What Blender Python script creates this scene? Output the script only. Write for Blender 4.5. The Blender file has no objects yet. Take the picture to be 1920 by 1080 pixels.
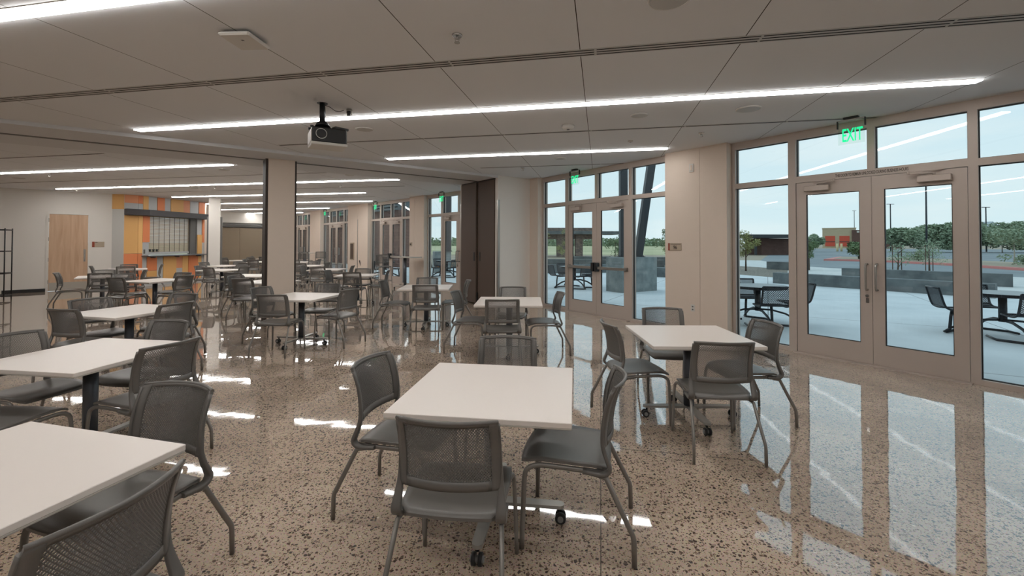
import bpy, math, random
from mathutils import Vector, Matrix
random.seed(7)
S = bpy.context.scene
COL = S.collection
PI = math.pi
R = math.radians
HC = 3.184            # ceiling height
EYE = 1.57

# ------------------------------------------------------------------ materials
def newmat(name):
    m = bpy.data.materials.new(name); m.use_nodes = True
    nt = m.node_tree; b = nt.nodes['Principled BSDF']
    return m, nt, b
def lin(c):
    return tuple(((v/255)/12.92 if v/255 <= .04045 else ((v/255+.055)/1.055)**2.4) for v in c)+(1,)
def mat(name, col, rough=.5, metal=0, noise=0, nscale=8, spec=.5, bump=0, bscale=60, emit=0, coat=0):
    m, nt, b = newmat(name)
    c = lin(col) if max(col) > 1 else tuple(col)+(1,)
    b.inputs['Base Color'].default_value = c
    b.inputs['Roughness'].default_value = rough
    b.inputs['Metallic'].default_value = metal
    b.inputs['Specular IOR Level'].default_value = spec
    b.inputs['Coat Weight'].default_value = coat
    L = nt.links.new
    if noise or bump:
        tc = nt.nodes.new('ShaderNodeTexCoord')
    if noise:
        n = nt.nodes.new('ShaderNodeTexNoise'); n.inputs['Scale'].default_value = nscale; n.inputs['Detail'].default_value = 4
        L(tc.outputs['Object'], n.inputs['Vector'])
        mx = nt.nodes.new('ShaderNodeMix'); mx.data_type = 'RGBA'
        mx.inputs[6].default_value = tuple(v*(1-noise) for v in c[:3])+(1,)
        mx.inputs[7].default_value = tuple(min(1, v*(1+noise)) for v in c[:3])+(1,)
        L(n.outputs['Fac'], mx.inputs[0]); L(mx.outputs[2], b.inputs['Base Color'])
    if bump:
        n2 = nt.nodes.new('ShaderNodeTexNoise'); n2.inputs['Scale'].default_value = bscale
        L(tc.outputs['Object'], n2.inputs['Vector'])
        bp = nt.nodes.new('ShaderNodeBump'); bp.inputs['Strength'].default_value = bump; bp.inputs['Distance'].default_value = .005
        L(n2.outputs['Fac'], bp.inputs['Height']); L(bp.outputs['Normal'], b.inputs['Normal'])
    if emit:
        b.inputs['Emission Color'].default_value = c; b.inputs['Emission Strength'].default_value = emit
    return m

def terrazzo():
    m, nt, b = newmat('polished_terrazzo'); L = nt.links.new; N = nt.nodes.new
    tc = N('ShaderNodeTexCoord')
    big = N('ShaderNodeTexNoise'); big.inputs['Scale'].default_value = 1.3; big.inputs['Detail'].default_value = 5; L(tc.outputs['Object'], big.inputs['Vector'])
    base = N('ShaderNodeValToRGB'); L(big.outputs['Fac'], base.inputs[0])
    base.color_ramp.elements[0].position = .3; base.color_ramp.elements[0].color = lin((160, 141, 122))
    base.color_ramp.elements[1].position = .7; base.color_ramp.elements[1].color = lin((204, 184, 164))
    fine = N('ShaderNodeTexNoise'); fine.inputs['Scale'].default_value = 160; fine.inputs['Detail'].default_value = 2; L(tc.outputs['Object'], fine.inputs['Vector'])
    fm = N('ShaderNodeMix'); fm.data_type = 'RGBA'; fm.blend_type = 'OVERLAY'; fm.inputs[0].default_value = .55
    L(base.outputs[0], fm.inputs[6]); L(fine.outputs['Color'], fm.inputs[7])
    last = fm.outputs[2]
    dist = N('ShaderNodeTexNoise'); dist.inputs['Scale'].default_value = 45; dist.inputs['Detail'].default_value = 1; L(tc.outputs['Object'], dist.inputs['Vector'])
    va = N('ShaderNodeVectorMath'); va.operation = 'MULTIPLY_ADD'; va.inputs[1].default_value = (.022, .022, .022)
    L(dist.outputs['Color'], va.inputs[0]); L(tc.outputs['Object'], va.inputs[2])
    for sc, thr, frac, cols in ((46, .34, .34, ((38, 30, 26), (66, 46, 36), (88, 66, 52))),
                                (88, .40, .5, ((70, 56, 46), (120, 96, 78), (92, 70, 56))),
                                (60, .30, .08, ((205, 190, 170), (188, 166, 140), (225, 214, 198)))):
        v = N('ShaderNodeTexVoronoi'); v.voronoi_dimensions = '2D'; v.inputs['Scale'].default_value = sc; v.inputs['Randomness'].default_value = 1
        L(va.outputs[0], v.inputs['Vector'])
        sp = N('ShaderNodeSeparateColor'); L(v.outputs['Color'], sp.inputs[0])
        a = N('ShaderNodeMath'); a.operation = 'MULTIPLY'; a.inputs[1].default_value = thr; L(sp.outputs[1], a.inputs[0])
        a2 = N('ShaderNodeMath'); a2.operation = 'ADD'; a2.inputs[1].default_value = .10; L(a.outputs[0], a2.inputs[0])
        lt = N('ShaderNodeMath'); lt.operation = 'LESS_THAN'; L(v.outputs['Distance'], lt.inputs[0]); L(a2.outputs[0], lt.inputs[1])
        fr = N('ShaderNodeMath'); fr.operation = 'LESS_THAN'; fr.inputs[1].default_value = frac; L(sp.outputs[0], fr.inputs[0])
        mk = N('ShaderNodeMath'); mk.operation = 'MULTIPLY'; L(lt.outputs[0], mk.inputs[0]); L(fr.outputs[0], mk.inputs[1])
        rp = N('ShaderNodeValToRGB'); rp.color_ramp.interpolation = 'LINEAR'
        rp.color_ramp.elements[0].color = lin(cols[0]); rp.color_ramp.elements[1].color = lin(cols[2])
        e = rp.color_ramp.elements.new(.5); e.color = lin(cols[1]); L(sp.outputs[2], rp.inputs[0])
        mx = N('ShaderNodeMix'); mx.data_type = 'RGBA'; L(mk.outputs[0], mx.inputs[0]); L(last, mx.inputs[6]); L(rp.outputs[0], mx.inputs[7])
        last = mx.outputs[2]
    # saw-cut control joints every 3.2 m
    mp = N('ShaderNodeMapping'); mp.inputs['Rotation'].default_value = (0, 0, R(11.3)); L(tc.outputs['Object'], mp.inputs['Vector'])
    sx = N('ShaderNodeSeparateXYZ'); L(mp.outputs[0], sx.inputs[0])
    js = []
    for ax in (0, 1):
        md = N('ShaderNodeMath'); md.operation = 'PINGPONG'; md.inputs[1].default_value = 1.75; L(sx.outputs[ax], md.inputs[0])
        l2 = N('ShaderNodeMath'); l2.operation = 'LESS_THAN'; l2.inputs[1].default_value = .0028; L(md.outputs[0], l2.inputs[0]); js.append(l2)
    mxx = N('ShaderNodeMath'); mxx.operation = 'MAXIMUM'; L(js[0].outputs[0], mxx.inputs[0]); L(js[1].outputs[0], mxx.inputs[1])
    jm = N('ShaderNodeMix'); jm.data_type = 'RGBA'; L(mxx.outputs[0], jm.inputs[0]); L(last, jm.inputs[6]); jm.inputs[7].default_value = lin((70, 58, 50))
    L(jm.outputs[2], b.inputs['Base Color'])
    b.inputs['Roughness'].default_value = .6; b.inputs['Specular IOR Level'].default_value = .2
    lw = N('ShaderNodeLayerWeight'); lw.inputs['Blend'].default_value = .5
    pw = N('ShaderNodeMath'); pw.operation = 'POWER'; pw.inputs[1].default_value = 2.55; L(lw.outputs['Facing'], pw.inputs[0])
    sc_ = N('ShaderNodeMath'); sc_.operation = 'MULTIPLY_ADD'; sc_.inputs[1].default_value = .9; sc_.inputs[2].default_value = .02; sc_.use_clamp = True; L(pw.outputs[0], sc_.inputs[0])
    gl = N('ShaderNodeBsdfGlossy'); gl.inputs['Roughness'].default_value = .03; gl.inputs[0].default_value = (.97, .97, .97, 1)
    ms = N('ShaderNodeMixShader'); L(sc_.outputs[0], ms.inputs[0]); L(b.outputs[0], ms.inputs[1]); L(gl.outputs[0], ms.inputs[2]); L(ms.outputs[0], nt.nodes['Material Output'].inputs[0])
    wv = N('ShaderNodeTexNoise'); wv.inputs['Scale'].default_value = 2.4; wv.inputs['Detail'].default_value = 2; L(tc.outputs['Object'], wv.inputs['Vector'])
    bp = N('ShaderNodeBump'); bp.inputs['Strength'].default_value = 1; bp.inputs['Distance'].default_value = .0015; L(wv.outputs['Fac'], bp.inputs['Height'])
    L(bp.outputs['Normal'], gl.inputs['Normal'])
    return m

def ceiling_mat():
    m, nt, b = newmat('ceiling_panels'); L = nt.links.new; N = nt.nodes.new
    tc = N('ShaderNodeTexCoord'); sx = N('ShaderNodeSeparateXYZ')
    vr = N('ShaderNodeVectorRotate'); vr.rotation_type = 'Z_AXIS'; vr.inputs['Angle'].default_value = R(11.3)
    L(tc.outputs['Object'], vr.inputs['Vector']); L(vr.outputs[0], sx.inputs[0])
    ad = N('ShaderNodeMath'); ad.operation = 'ADD'; ad.inputs[1].default_value = .166+1.28*40; L(sx.outputs[0], ad.inputs[0])
    md = N('ShaderNodeMath'); md.operation = 'PINGPONG'; md.inputs[1].default_value = .64; L(ad.outputs[0], md.inputs[0])
    lt = N('ShaderNodeMath'); lt.operation = 'LESS_THAN'; lt.inputs[1].default_value = .0035; L(md.outputs[0], lt.inputs[0])
    mx = N('ShaderNodeMix'); mx.data_type = 'RGBA'; L(lt.outputs[0], mx.inputs[0])
    ns = N('ShaderNodeTexNoise'); ns.inputs['Scale'].default_value = .6; L(tc.outputs['Object'], ns.inputs['Vector'])
    rp = N('ShaderNodeValToRGB'); rp.color_ramp.elements[0].color = lin((219, 221, 224)); rp.color_ramp.elements[1].color = lin((226, 227, 229)); L(ns.outputs['Fac'], rp.inputs[0])
    L(rp.outputs[0], mx.inputs[6]); mx.inputs[7].default_value = lin((70, 64, 60)); L(mx.outputs[2], b.inputs['Base Color'])
    b.inputs['Roughness'].default_value = .9; b.inputs['Specular IOR Level'].default_value = .1
    return m

def glass_mat():
    m = bpy.data.materials.new('window_glass'); m.use_nodes = True; nt = m.node_tree; nt.nodes.clear(); L = nt.links.new; N = nt.nodes.new
    o = N('ShaderNodeOutputMaterial'); mx = N('ShaderNodeMixShader'); t = N('ShaderNodeBsdfTransparent'); g = N('ShaderNodeBsdfGlossy'); f = N('ShaderNodeFresnel')
    t.inputs[0].default_value = (.955, .985, .99, 1); g.inputs['Roughness'].default_value = .0
    ge = N('ShaderNodeNewGeometry'); io = N('ShaderNodeMapRange'); io.inputs[3].default_value = 1.45; io.inputs[4].default_value = 1/1.45   # same reflectance on both faces of the pane
    L(ge.outputs['Backfacing'], io.inputs[0]); L(io.outputs[0], f.inputs['IOR'])
    L(f.outputs[0], mx.inputs[0]); L(t.outputs[0], mx.inputs[1]); L(g.outputs[0], mx.inputs[2]); L(mx.outputs[0], o.inputs[0])
    return m

def emit_mat(name, col, s):
    m = bpy.data.materials.new(name); m.use_nodes = True; nt = m.node_tree; nt.nodes.clear()
    o = nt.nodes.new('ShaderNodeOutputMaterial'); e = nt.nodes.new('ShaderNodeEmission'); e.inputs[0].default_value = tuple(col)+(1,); e.inputs[1].default_value = s
    nt.links.new(e.outputs[0], o.inputs[0]); return m

def brick_mat(name, c1, c2, mortar, sx=1.0):
    m, nt, b = newmat(name); L = nt.links.new; N = nt.nodes.new
    tc = N('ShaderNodeTexCoord'); sp = N('ShaderNodeSeparateXYZ'); L(tc.outputs['Object'], sp.inputs[0])
    ad = N('ShaderNodeMath'); ad.operation = 'ADD'; L(sp.outputs[0], ad.inputs[0]); L(sp.outputs[1], ad.inputs[1])
    cb = N('ShaderNodeCombineXYZ'); L(ad.outputs[0], cb.inputs[0]); L(sp.outputs[2], cb.inputs[1])
    br = N('ShaderNodeTexBrick'); br.inputs['Scale'].default_value = sx; br.inputs['Brick Width'].default_value = .4; br.inputs['Row Height'].default_value = .2
    br.inputs['Mortar Size'].default_value = .008; br.inputs['Color1'].default_value = lin(c1); br.inputs['Color2'].default_value = lin(c2); br.inputs['Mortar'].default_value = lin(mortar)
    L(cb.outputs[0], br.inputs['Vector']); L(br.outputs['Color'], b.inputs['Base Color']); b.inputs['Roughness'].default_value = .9
    return m

def wood_mat():
    m, nt, b = newmat('maple_veneer'); L = nt.links.new; N = nt.nodes.new
    tc = N('ShaderNodeTexCoord'); mp = N('ShaderNodeMapping'); mp.inputs['Scale'].default_value = (9, 9, .7); L(tc.outputs['Object'], mp.inputs[0])
    n = N('ShaderNodeTexNoise'); n.inputs['Scale'].default_value = 1.2; n.inputs['Detail'].default_value = 6; n.inputs['Distortion'].default_value = .6; L(mp.outputs[0], n.inputs[0])
    rp = N('ShaderNodeValToRGB'); rp.color_ramp.elements[0].position = .3; rp.color_ramp.elements[0].color = lin((190, 154, 124)); rp.color_ramp.elements[1].position = .72; rp.color_ramp.elements[1].color = lin((212, 180, 150))
    L(n.outputs['Fac'], rp.inputs[0]); L(rp.outputs[0], b.inputs['Base Color']); b.inputs['Roughness'].default_value = .4
    return m

def concrete_mat(name, c1, c2, sc=1.5, joint=0, rot=0, rough=.85):
    m, nt, b = newmat(name); L = nt.links.new; N = nt.nodes.new
    tc = N('ShaderNodeTexCoord'); n = N('ShaderNodeTexNoise'); n.inputs['Scale'].default_value = sc; n.inputs['Detail'].default_value = 8; L(tc.outputs['Object'], n.inputs[0])
    rp = N('ShaderNodeValToRGB'); rp.color_ramp.elements[0].position = .3; rp.color_ramp.elements[0].color = lin(c1); rp.color_ramp.elements[1].position = .7; rp.color_ramp.elements[1].color = lin(c2)
    L(n.outputs['Fac'], rp.inputs[0]); last = rp.outputs[0]
    if joint:
        vr = N('ShaderNodeVectorRotate'); vr.rotation_type = 'Z_AXIS'; vr.inputs['Angle'].default_value = R(rot); L(tc.outputs['Object'], vr.inputs['Vector'])
        sx = N('ShaderNodeSeparateXYZ'); L(vr.outputs[0], sx.inputs[0]); js = []
        for ax, pe in ((0, joint), (1, joint)):
            md = N('ShaderNodeMath'); md.operation = 'PINGPONG'; md.inputs[1].default_value = pe; L(sx.outputs[ax], md.inputs[0])
            lt = N('ShaderNodeMath'); lt.operation = 'LESS_THAN'; lt.inputs[1].default_value = .01; L(md.outputs[0], lt.inputs[0]); js.append(lt)
        mm = N('ShaderNodeMath'); mm.operation = 'MAXIMUM'; L(js[0].outputs[0], mm.inputs[0]); L(js[1].outputs[0], mm.inputs[1])
        mx = N('ShaderNodeMix'); mx.data_type = 'RGBA'; L(mm.outputs[0], mx.inputs[0]); L(last, mx.inputs[6]); mx.inputs[7].default_value = tuple(v*.35 for v in lin(c1)[:3])+(1,)
        last = mx.outputs[2]
    L(last, b.inputs['Base Color']); b.inputs['Roughness'].default_value = rough
    return m

M = dict(
    floor=terrazzo(), ceil=ceiling_mat(), glass=glass_mat(), wood=wood_mat(),
    wall=mat('beige_wall_paint', (214, 199, 185), .8, noise=.02, spec=.2), wallwhite=mat('off_white_wall_paint', (226, 221, 214), .8, spec=.2),
    greywall=mat('pale_grey_wall_paint', (204, 203, 199), .8, spec=.2), soffit=mat('soffit_paint', (208, 209, 211), .75, spec=.25),
    alu=mat('bronze_anodised_aluminium', (184, 171, 161), .42, .12, noise=.03, nscale=3), aludark=mat('dark_gasket', (30, 30, 30), .6),
    steel=mat('brushed_steel', (170, 166, 160), .3, .85), blackmetal=mat('black_powder_coat', (24, 25, 27), .45), chrome=mat('polished_steel', (200, 200, 200), .15, 1),
    plastic=mat('charcoal_grey_polypropylene', (100, 97, 93), .33, bump=.12, bscale=500), legs=mat('grey_powder_coated_tube', (128, 124, 119), .35, .35),
    lam=mat('white_laminate', (226, 218, 211), .32, spec=.5), lamedge=mat('grey_table_edge_band', (186, 180, 172), .5), pole=mat('slate_grey_column_paint', (88, 92, 99), .35, .3),
    base=mat('silver_base_paint', (160, 158, 152), .35, .4), rubber=mat('black_caster_rubber', (22, 22, 23), .5), hub=mat('grey_caster_hub', (130, 130, 128), .4),
    brownpanel=mat('brown_vinyl_panel', (80, 64, 54), .6), seal=mat('dark_brown_jamb', (52, 42, 37), .6), black=mat('black_plastic', (16, 16, 17), .4),
    white=mat('white_plastic', (205, 202, 196), .5), darkslot=mat('black_slot', (20, 19, 18), .8), ventframe=mat('vent_frame_paint', (186, 184, 180), .5, .1),
    strip=emit_mat('led_diffuser', (1, .98, .955), 19.5), strip2=emit_mat('led_diffuser_far_zone', (1, .98, .955), 27), exitg=emit_mat('exit_green', (.02, .95, .35), 1.1),
    tan=mat('tan_partition_vinyl', (142, 127, 108), .8, noise=.03, nscale=2), greymetal=mat('grey_metal_band', (112, 110, 107), .45, .4),
    orange=mat('orange_panel', (222, 134, 86), .55), salmon=mat('salmon_panel', (222, 152, 110), .55), yellow=mat('yellow_orange_panel', (222, 172, 106), .55),
    lyellow=mat('light_yellow_panel', (236, 186, 118), .55), coolgrey=mat('cool_grey_panel', (184, 186, 186), .55), counter=mat('grey_counter', (128, 128, 130), .3, .5),
    shutter=mat('shutter_slats', (178, 164, 144), .6, 0), canopy=mat('charcoal_canopy', (62, 60, 62), .5), rust=mat('rust_sign_band', (140, 62, 40), .6), signface=mat('sign_face', (172, 156, 136), .5), ink=mat('sign_ink', (40, 26, 20), .6),
    concrete=concrete_mat('patio_concrete', (198, 205, 207), (218, 223, 224), .8, 1.9, 30), cwall=concrete_mat('grey_concrete', (84, 90, 92), (116, 122, 122), 2.5), lightcurb=concrete_mat('pale_concrete', (196, 198, 196), (214, 216, 213), 2),
    pier=concrete_mat('board_marked_concrete', (108, 116, 117), (146, 152, 150), 3), asphalt=concrete_mat('asphalt', (122, 130, 134), (140, 148, 151), .3), gravel=concrete_mat('gravel', (74, 70, 64), (160, 152, 138), 14), sand=concrete_mat('dry_ground', (150, 138, 120), (172, 160, 140), .3),
    field=concrete_mat('dry_grass_field', (156, 160, 118), (206, 198, 158), .08), redcurb=mat('red_kerb_paint', (206, 134, 128), .7), brick=brick_mat('brown_brick', (112, 84, 76), (96, 70, 64), (70, 55, 52)), stone=brick_mat('stone_veneer', (150, 132, 120), (104, 92, 88), (66, 60, 58), 2),
    tanblock=brick_mat('tan_block', (196, 180, 152), (186, 170, 142), (160, 146, 124)), reddoor=mat('red_roll_door', (206, 84, 62), .6), steelcol=mat('dark_steel_column', (58, 62, 66), .5, .3), outdoor=mat('black_outdoor_steel', (34, 38, 44), .35, .3), patiotop_sky_tint=mat('perforated_tabletop_sky_tint', (120, 130, 134), .35, .4),
    leaf=mat('green_leaf', (104, 124, 84), .7, noise=.25, nscale=2), leafy=mat('olive_leaf', (150, 150, 96), .7, noise=.2, nscale=2), leafd=mat('dusty_green_leaf', (150, 166, 138), .7, noise=.25, nscale=.6), bark=mat('bark', (88, 74, 62), .9), palebark=mat('pale_bark', (180, 172, 158), .9),
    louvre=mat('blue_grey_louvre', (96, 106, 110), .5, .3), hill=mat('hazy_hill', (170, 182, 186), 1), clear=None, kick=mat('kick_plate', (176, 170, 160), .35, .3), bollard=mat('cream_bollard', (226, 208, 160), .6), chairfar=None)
def clearplate():
    m = bpy.data.materials.new('clear_acrylic'); m.use_nodes = True; nt = m.node_tree; nt.nodes.clear(); L = nt.links.new; N = nt.nodes.new
    o = N('ShaderNodeOutputMaterial'); mx = N('ShaderNodeMixShader'); t = N('ShaderNodeBsdfTransparent'); g = N('ShaderNodeBsdfPrincipled')
    t.inputs[0].default_value = (.95, .985, .965, 1); g.inputs['Base Color'].default_value = (.6, .8, .68, 1); g.inputs['Roughness'].default_value = .1; mx.inputs[0].default_value = .05
    L(t.outputs[0], mx.inputs[1]); L(g.outputs[0], mx.inputs[2]); L(mx.outputs[0], o.inputs[0]); return m
M['clear'] = clearplate()

# ------------------------------------------------------------------ mesh helpers
class MB:
    def __init__(s): s.v = []; s.f = []; s.sm = []
    def add(s, vs, fs, smooth=False):
        o = len(s.v); s.v += [tuple(v) for v in vs]
        for f in fs: s.f.append(tuple(i+o for i in f)); s.sm.append(smooth)
        return s
    def box(s, x0, x1, y0, y1, z0, z1):
        return s.add([(x0, y0, z0), (x1, y0, z0), (x1, y1, z0), (x0, y1, z0), (x0, y0, z1), (x1, y0, z1), (x1, y1, z1), (x0, y1, z1)],
                     [(0, 3, 2, 1), (4, 5, 6, 7), (0, 1, 5, 4), (1, 2, 6, 5), (2, 3, 7, 6), (3, 0, 4, 7)])
    def bev(s, x0, x1, y0, y1, z0, z1, r=.004):      # box with chamfered vertical and horizontal edges
        def ring(z, i):
            a0, a1, b0, b1 = x0+i, x1-i, y0+i, y1-i
            return [(a0+r, b0, z), (a1-r, b0, z), (a1, b0+r, z), (a1, b1-r, z), (a1-r, b1, z), (a0+r, b1, z), (a0, b1-r, z), (a0, b0+r, z)]
        rs = [ring(z0, r), ring(z0+r, 0), ring(z1-r, 0), ring(z1, r)]
        vs = sum(rs, []); fs = [tuple(reversed(range(8))), tuple(range(24, 32))]
        for k in range(3):
            for j in range(8):
                a = k*8+j; b = k*8+(j+1) % 8; fs.append((a, b, b+8, a+8))
        return s.add(vs, fs)
    def prism(s, poly, z0, z1):
        n = len(poly); vs = [(x, y, z0) for x, y in poly]+[(x, y, z1) for x, y in poly]
        fs = [tuple(reversed(range(n))), tuple(range(n, 2*n))]+[(i, (i+1) % n, n+(i+1) % n, n+i) for i in range(n)]
        return s.add(vs, fs)
    def bar(s, p, q, w, h):                              # box bar from p to q
        p = Vector(p); q = Vector(q); d = (q-p); t = d.normalized(); up = Vector((0, 0, 1))
        if abs(t.z) > .95: up = Vector((0, 1, 0))
        a = t.cross(up).normalized()*w/2; b = t.cross(a).normalized()*h/2
        vs = [p-a-b, p+a-b, p+a+b, p-a+b, q-a-b, q+a-b, q+a+b, q-a+b]
        return s.add(vs, [(0, 3, 2, 1), (4, 5, 6, 7), (0, 1, 5, 4), (1, 2, 6, 5), (2, 3, 7, 6), (3, 0, 4, 7)])
    def tube(s, path, r, n=10, sy=1.0, smooth=True):
        P = [Vector(p) for p in path]; rr = r if isinstance(r, (list, tuple)) else [r]*len(P)
        vs = []; ref = None
        for i, p in enumerate(P):
            t = (P[min(i+1, len(P)-1)]-P[max(i-1, 0)]).normalized()
            if ref is None:
                ref = Vector((1, 0, 0)) if abs(t.x) < .9 else Vector((0, 0, 1))
            a = (ref-t*ref.dot(t)).normalized(); b = t.cross(a); ref = a
            for k in range(n):
                c = 2*PI*k/n; vs.append(p+a*math.cos(c)*rr[i]+b*math.sin(c)*rr[i]*sy)
        fs = []
        for i in range(len(P)-1):
            for k in range(n):
                fs.append((i*n+k, i*n+(k+1) % n, (i+1)*n+(k+1) % n, (i+1)*n+k))
        o = len(s.v); s.add(vs, fs, smooth); m = len(P)*n
        s.f.append(tuple(o+k for k in reversed(range(n)))); s.sm.append(False)
        s.f.append(tuple(o+m-n+k for k in range(n))); s.sm.append(False)
        return s
    def cyl(s, x, y, z0, z1, r, n=20, r2=None):
        return s.tube([(x, y, z0), (x, y, z1)], [r, r if r2 is None else r2], n)
    def disc(s, c, axis, r, h, n=20):
        c = Vector(c); a = Vector(axis).normalized(); return s.tube([c-a*h/2, c+a*h/2], r, n)
    def strip(s, path, wid, th, axis=(1, 0, 0)):         # flat bar swept along a path, width along axis
        P = [Vector(p) for p in path]; ax = Vector(axis); vs = []
        w = wid if isinstance(wid, (list, tuple)) else [wid]*len(P); t = th if isinstance(th, (list, tuple)) else [th]*len(P)
        for i, p in enumerate(P):
            tg = (P[min(i+1, len(P)-1)]-P[max(i-1, 0)]).normalized(); nm = tg.cross(ax).normalized()
            a = ax*w[i]/2; b = nm*t[i]/2; k = .55
            vs += [p-a-b*k, p-a*.8-b, p+a*.8-b, p+a-b*k, p+a+b*k, p+a*.8+b, p-a*.8+b, p-a+b*k]
        fs = []
        for i in range(len(P)-1):
            for k in range(8): fs.append((i*8+k, i*8+(k+1) % 8, (i+1)*8+(k+1) % 8, (i+1)*8+k))
        o = len(s.v); s.add(vs, fs, True); m = len(P)*8
        s.f.append(tuple(o+k for k in reversed(range(8)))); s.sm.append(False); s.f.append(tuple(o+m-8+k for k in range(8))); s.sm.append(False)
        return s
    def grid(s, fn, nu, nv, th, smooth=True):            # closed sheet: fn(u,v)->(point, normal)
        vs = []
        for sd in (1, -1):
            for i in range(nu+1):
                for j in range(nv+1):
                    p, n = fn(i/nu, j/nv); vs.append(Vector(p)+Vector(n)*(th/2*sd))
        W = nv+1; K = (nu+1)*W; fs = []
        for i in range(nu):
            for j in range(nv):
                a = i*W+j; fs.append((a, a+W, a+W+1, a+1)); fs.append((K+a, K+a+1, K+a+W+1, K+a+W))
        o = len(s.v); s.add(vs, fs, smooth)
        ed = [(i*W, (i+1)*W) for i in range(nu)]+[(nu*W+j, nu*W+j+1) for j in range(nv)]+[((i+1)*W+nv, i*W+nv) for i in range(nu)]+[(j+1, j) for j in range(nv)]
        for a, b in ed: s.f.append((o+b, o+a, o+K+a, o+K+b)); s.sm.append(False)
        return s
    def build(s, name, m, parent=None, loc=(0, 0, 0), rz=0, fix=True):
        me = bpy.data.meshes.new(name); me.from_pydata(s.v, [], s.f); me.update()
        me.polygons.foreach_set('use_smooth', s.sm); me.materials.append(m)
        if fix:
            import bmesh
            b = bmesh.new(); b.from_mesh(me); bmesh.ops.recalc_face_normals(b, faces=b.faces); b.to_mesh(me); b.free()
        o = bpy.data.objects.new(name, me); COL.objects.link(o)
        if parent is not None: o.parent = parent
        o.location = loc; o.rotation_euler = (0, 0, rz)
        return o

def tag(o, label, cat, group=None, kind=None):
    o['label'] = label; o['category'] = cat
    if group: o['group'] = group
    if kind: o['kind'] = kind
    return o
def thing(name, label, cat, loc=(0, 0, 0), rz=0, group=None):
    o = bpy.data.objects.new(name, None); o.empty_display_size = .1; COL.objects.link(o)
    o.location = loc; o.rotation_euler = (0, 0, rz); return tag(o, label, cat, group)
def struct(o):
    o['kind'] = 'structure'; return o
def kids(o): return [c for c in bpy.data.objects if c.parent == o]
def dup(root, loc, rz, label, group, chm=None):
    ch = chm if chm is not None else tree_of(root)
    r = root.copy(); COL.objects.link(r); r.location = loc; r.rotation_euler = (0, 0, rz); r['label'] = label
    if group: r['group'] = group
    def rec(lst, par):
        for c, sub in lst:
            d = c.copy(); COL.objects.link(d); d.parent = par; rec(sub, d)
    rec(ch, r); return r
def tree_of(o): return [(c, tree_of(c)) for c in kids(o)]
def text_mb(txt, size, ext=.001, sx=1.0):
    cu = bpy.data.curves.new('t', 'FONT'); cu.body = txt; cu.size = size; cu.extrude = ext; cu.align_x = 'CENTER'; cu.align_y = 'CENTER'; cu.offset = size*.012
    ob = bpy.data.objects.new('t', cu); COL.objects.link(ob); dg = bpy.context.evaluated_depsgraph_get(); dg.update()
    me = bpy.data.meshes.new_from_object(ob.evaluated_get(dg)); b = MB()
    b.add([(v.co.x*sx, -v.co.z, v.co.y) for v in me.vertices], [tuple(p.vertices) for p in me.polygons])
    bpy.data.objects.remove(ob); bpy.data.curves.remove(cu); bpy.data.meshes.remove(me); return b

# ------------------------------------------------------------------ camera
pit = math.atan(.0162); ro = .002
rt = Vector((1, 0, 0)); up = Vector((0, -math.sin(pit), math.cos(pit))); fw = Vector((0, math.cos(pit), math.sin(pit)))
r2 = rt*math.cos(ro)+up*math.sin(ro); u2 = -rt*math.sin(ro)+up*math.cos(ro)
cam = bpy.data.cameras.new('camera'); co = bpy.data.objects.new('camera', cam); COL.objects.link(co)
mw = Matrix.Identity(4)
for i in range(3):
    mw[i][0] = r2[i]; mw[i][1] = u2[i]; mw[i][2] = -fw[i]
mw[2][3] = EYE; co.matrix_world = mw
cam.sensor_width = 36; cam.lens = 36*830/1920; cam.shift_y = -98.7/1920; cam.clip_end = 2000; cam.clip_start = .05
S.camera = co

# ------------------------------------------------------------------ room frames
g = R(11.3)
def UV(u, v): return (u*math.cos(g)+v*math.sin(g), -u*math.sin(g)+v*math.cos(g))
N1 = (.8100, .5864); E1 = (.5864, -.8100); TH1 = math.atan2(E1[1], E1[0])
N2 = (.73407, .67907); E2 = (.67907, -.73407); TH2 = math.atan2(E2[1], E2[0])
D1, D2 = 6.94, 8.05
def W1(q, d): return (q*E1[0]+d*N1[0], q*E1[1]+d*N1[1])
def W2(q, d): return (q*E2[0]+d*N2[0], q*E2[1]+d*N2[1])
ST = R(37.2)                                              # direction of the soffit / partition track
def SN(s, n): return (.797*s-.604*n, .604*s+.797*n)
L0, L1, L2, L3, L4 = (-15.291, 13.262), (-13.55, 14.988), (-13.181, 15.031), (-12.918, 15.489), (-12.637, 18.182)
BK0, BK1 = (-15.75, 23.5), (-13.45, 26.15)

outer = [W1(9.3, 7.3), W1(9.3, 7.3-12), (-17.2, -6), (-17.2, 11), (-15.6, 13.5), (-13.75, 15.2), (-13.1, 18.4), (-16.0, 23.7), (-13.6, 26.5), W2(-28.6, 8.4), W2(-8.8, 8.4)]
struct(MB().prism(outer, -.25, 0).build('floor', M['floor']))
struct(MB().prism(outer, HC, HC+.3).build('ceiling', M['ceil']))

def wseg(b, A, B, z0, z1, th):                            # thickness grows to the left of A->B
    dx, dy = B[0]-A[0], B[1]-A[1]; l = math.hypot(dx, dy); nx, ny = -dy/l*th, dx/l*th
    return b.prism([A, B, (B[0]+nx, B[1]+ny), (A[0]+nx, A[1]+ny)], z0, z1)

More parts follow.
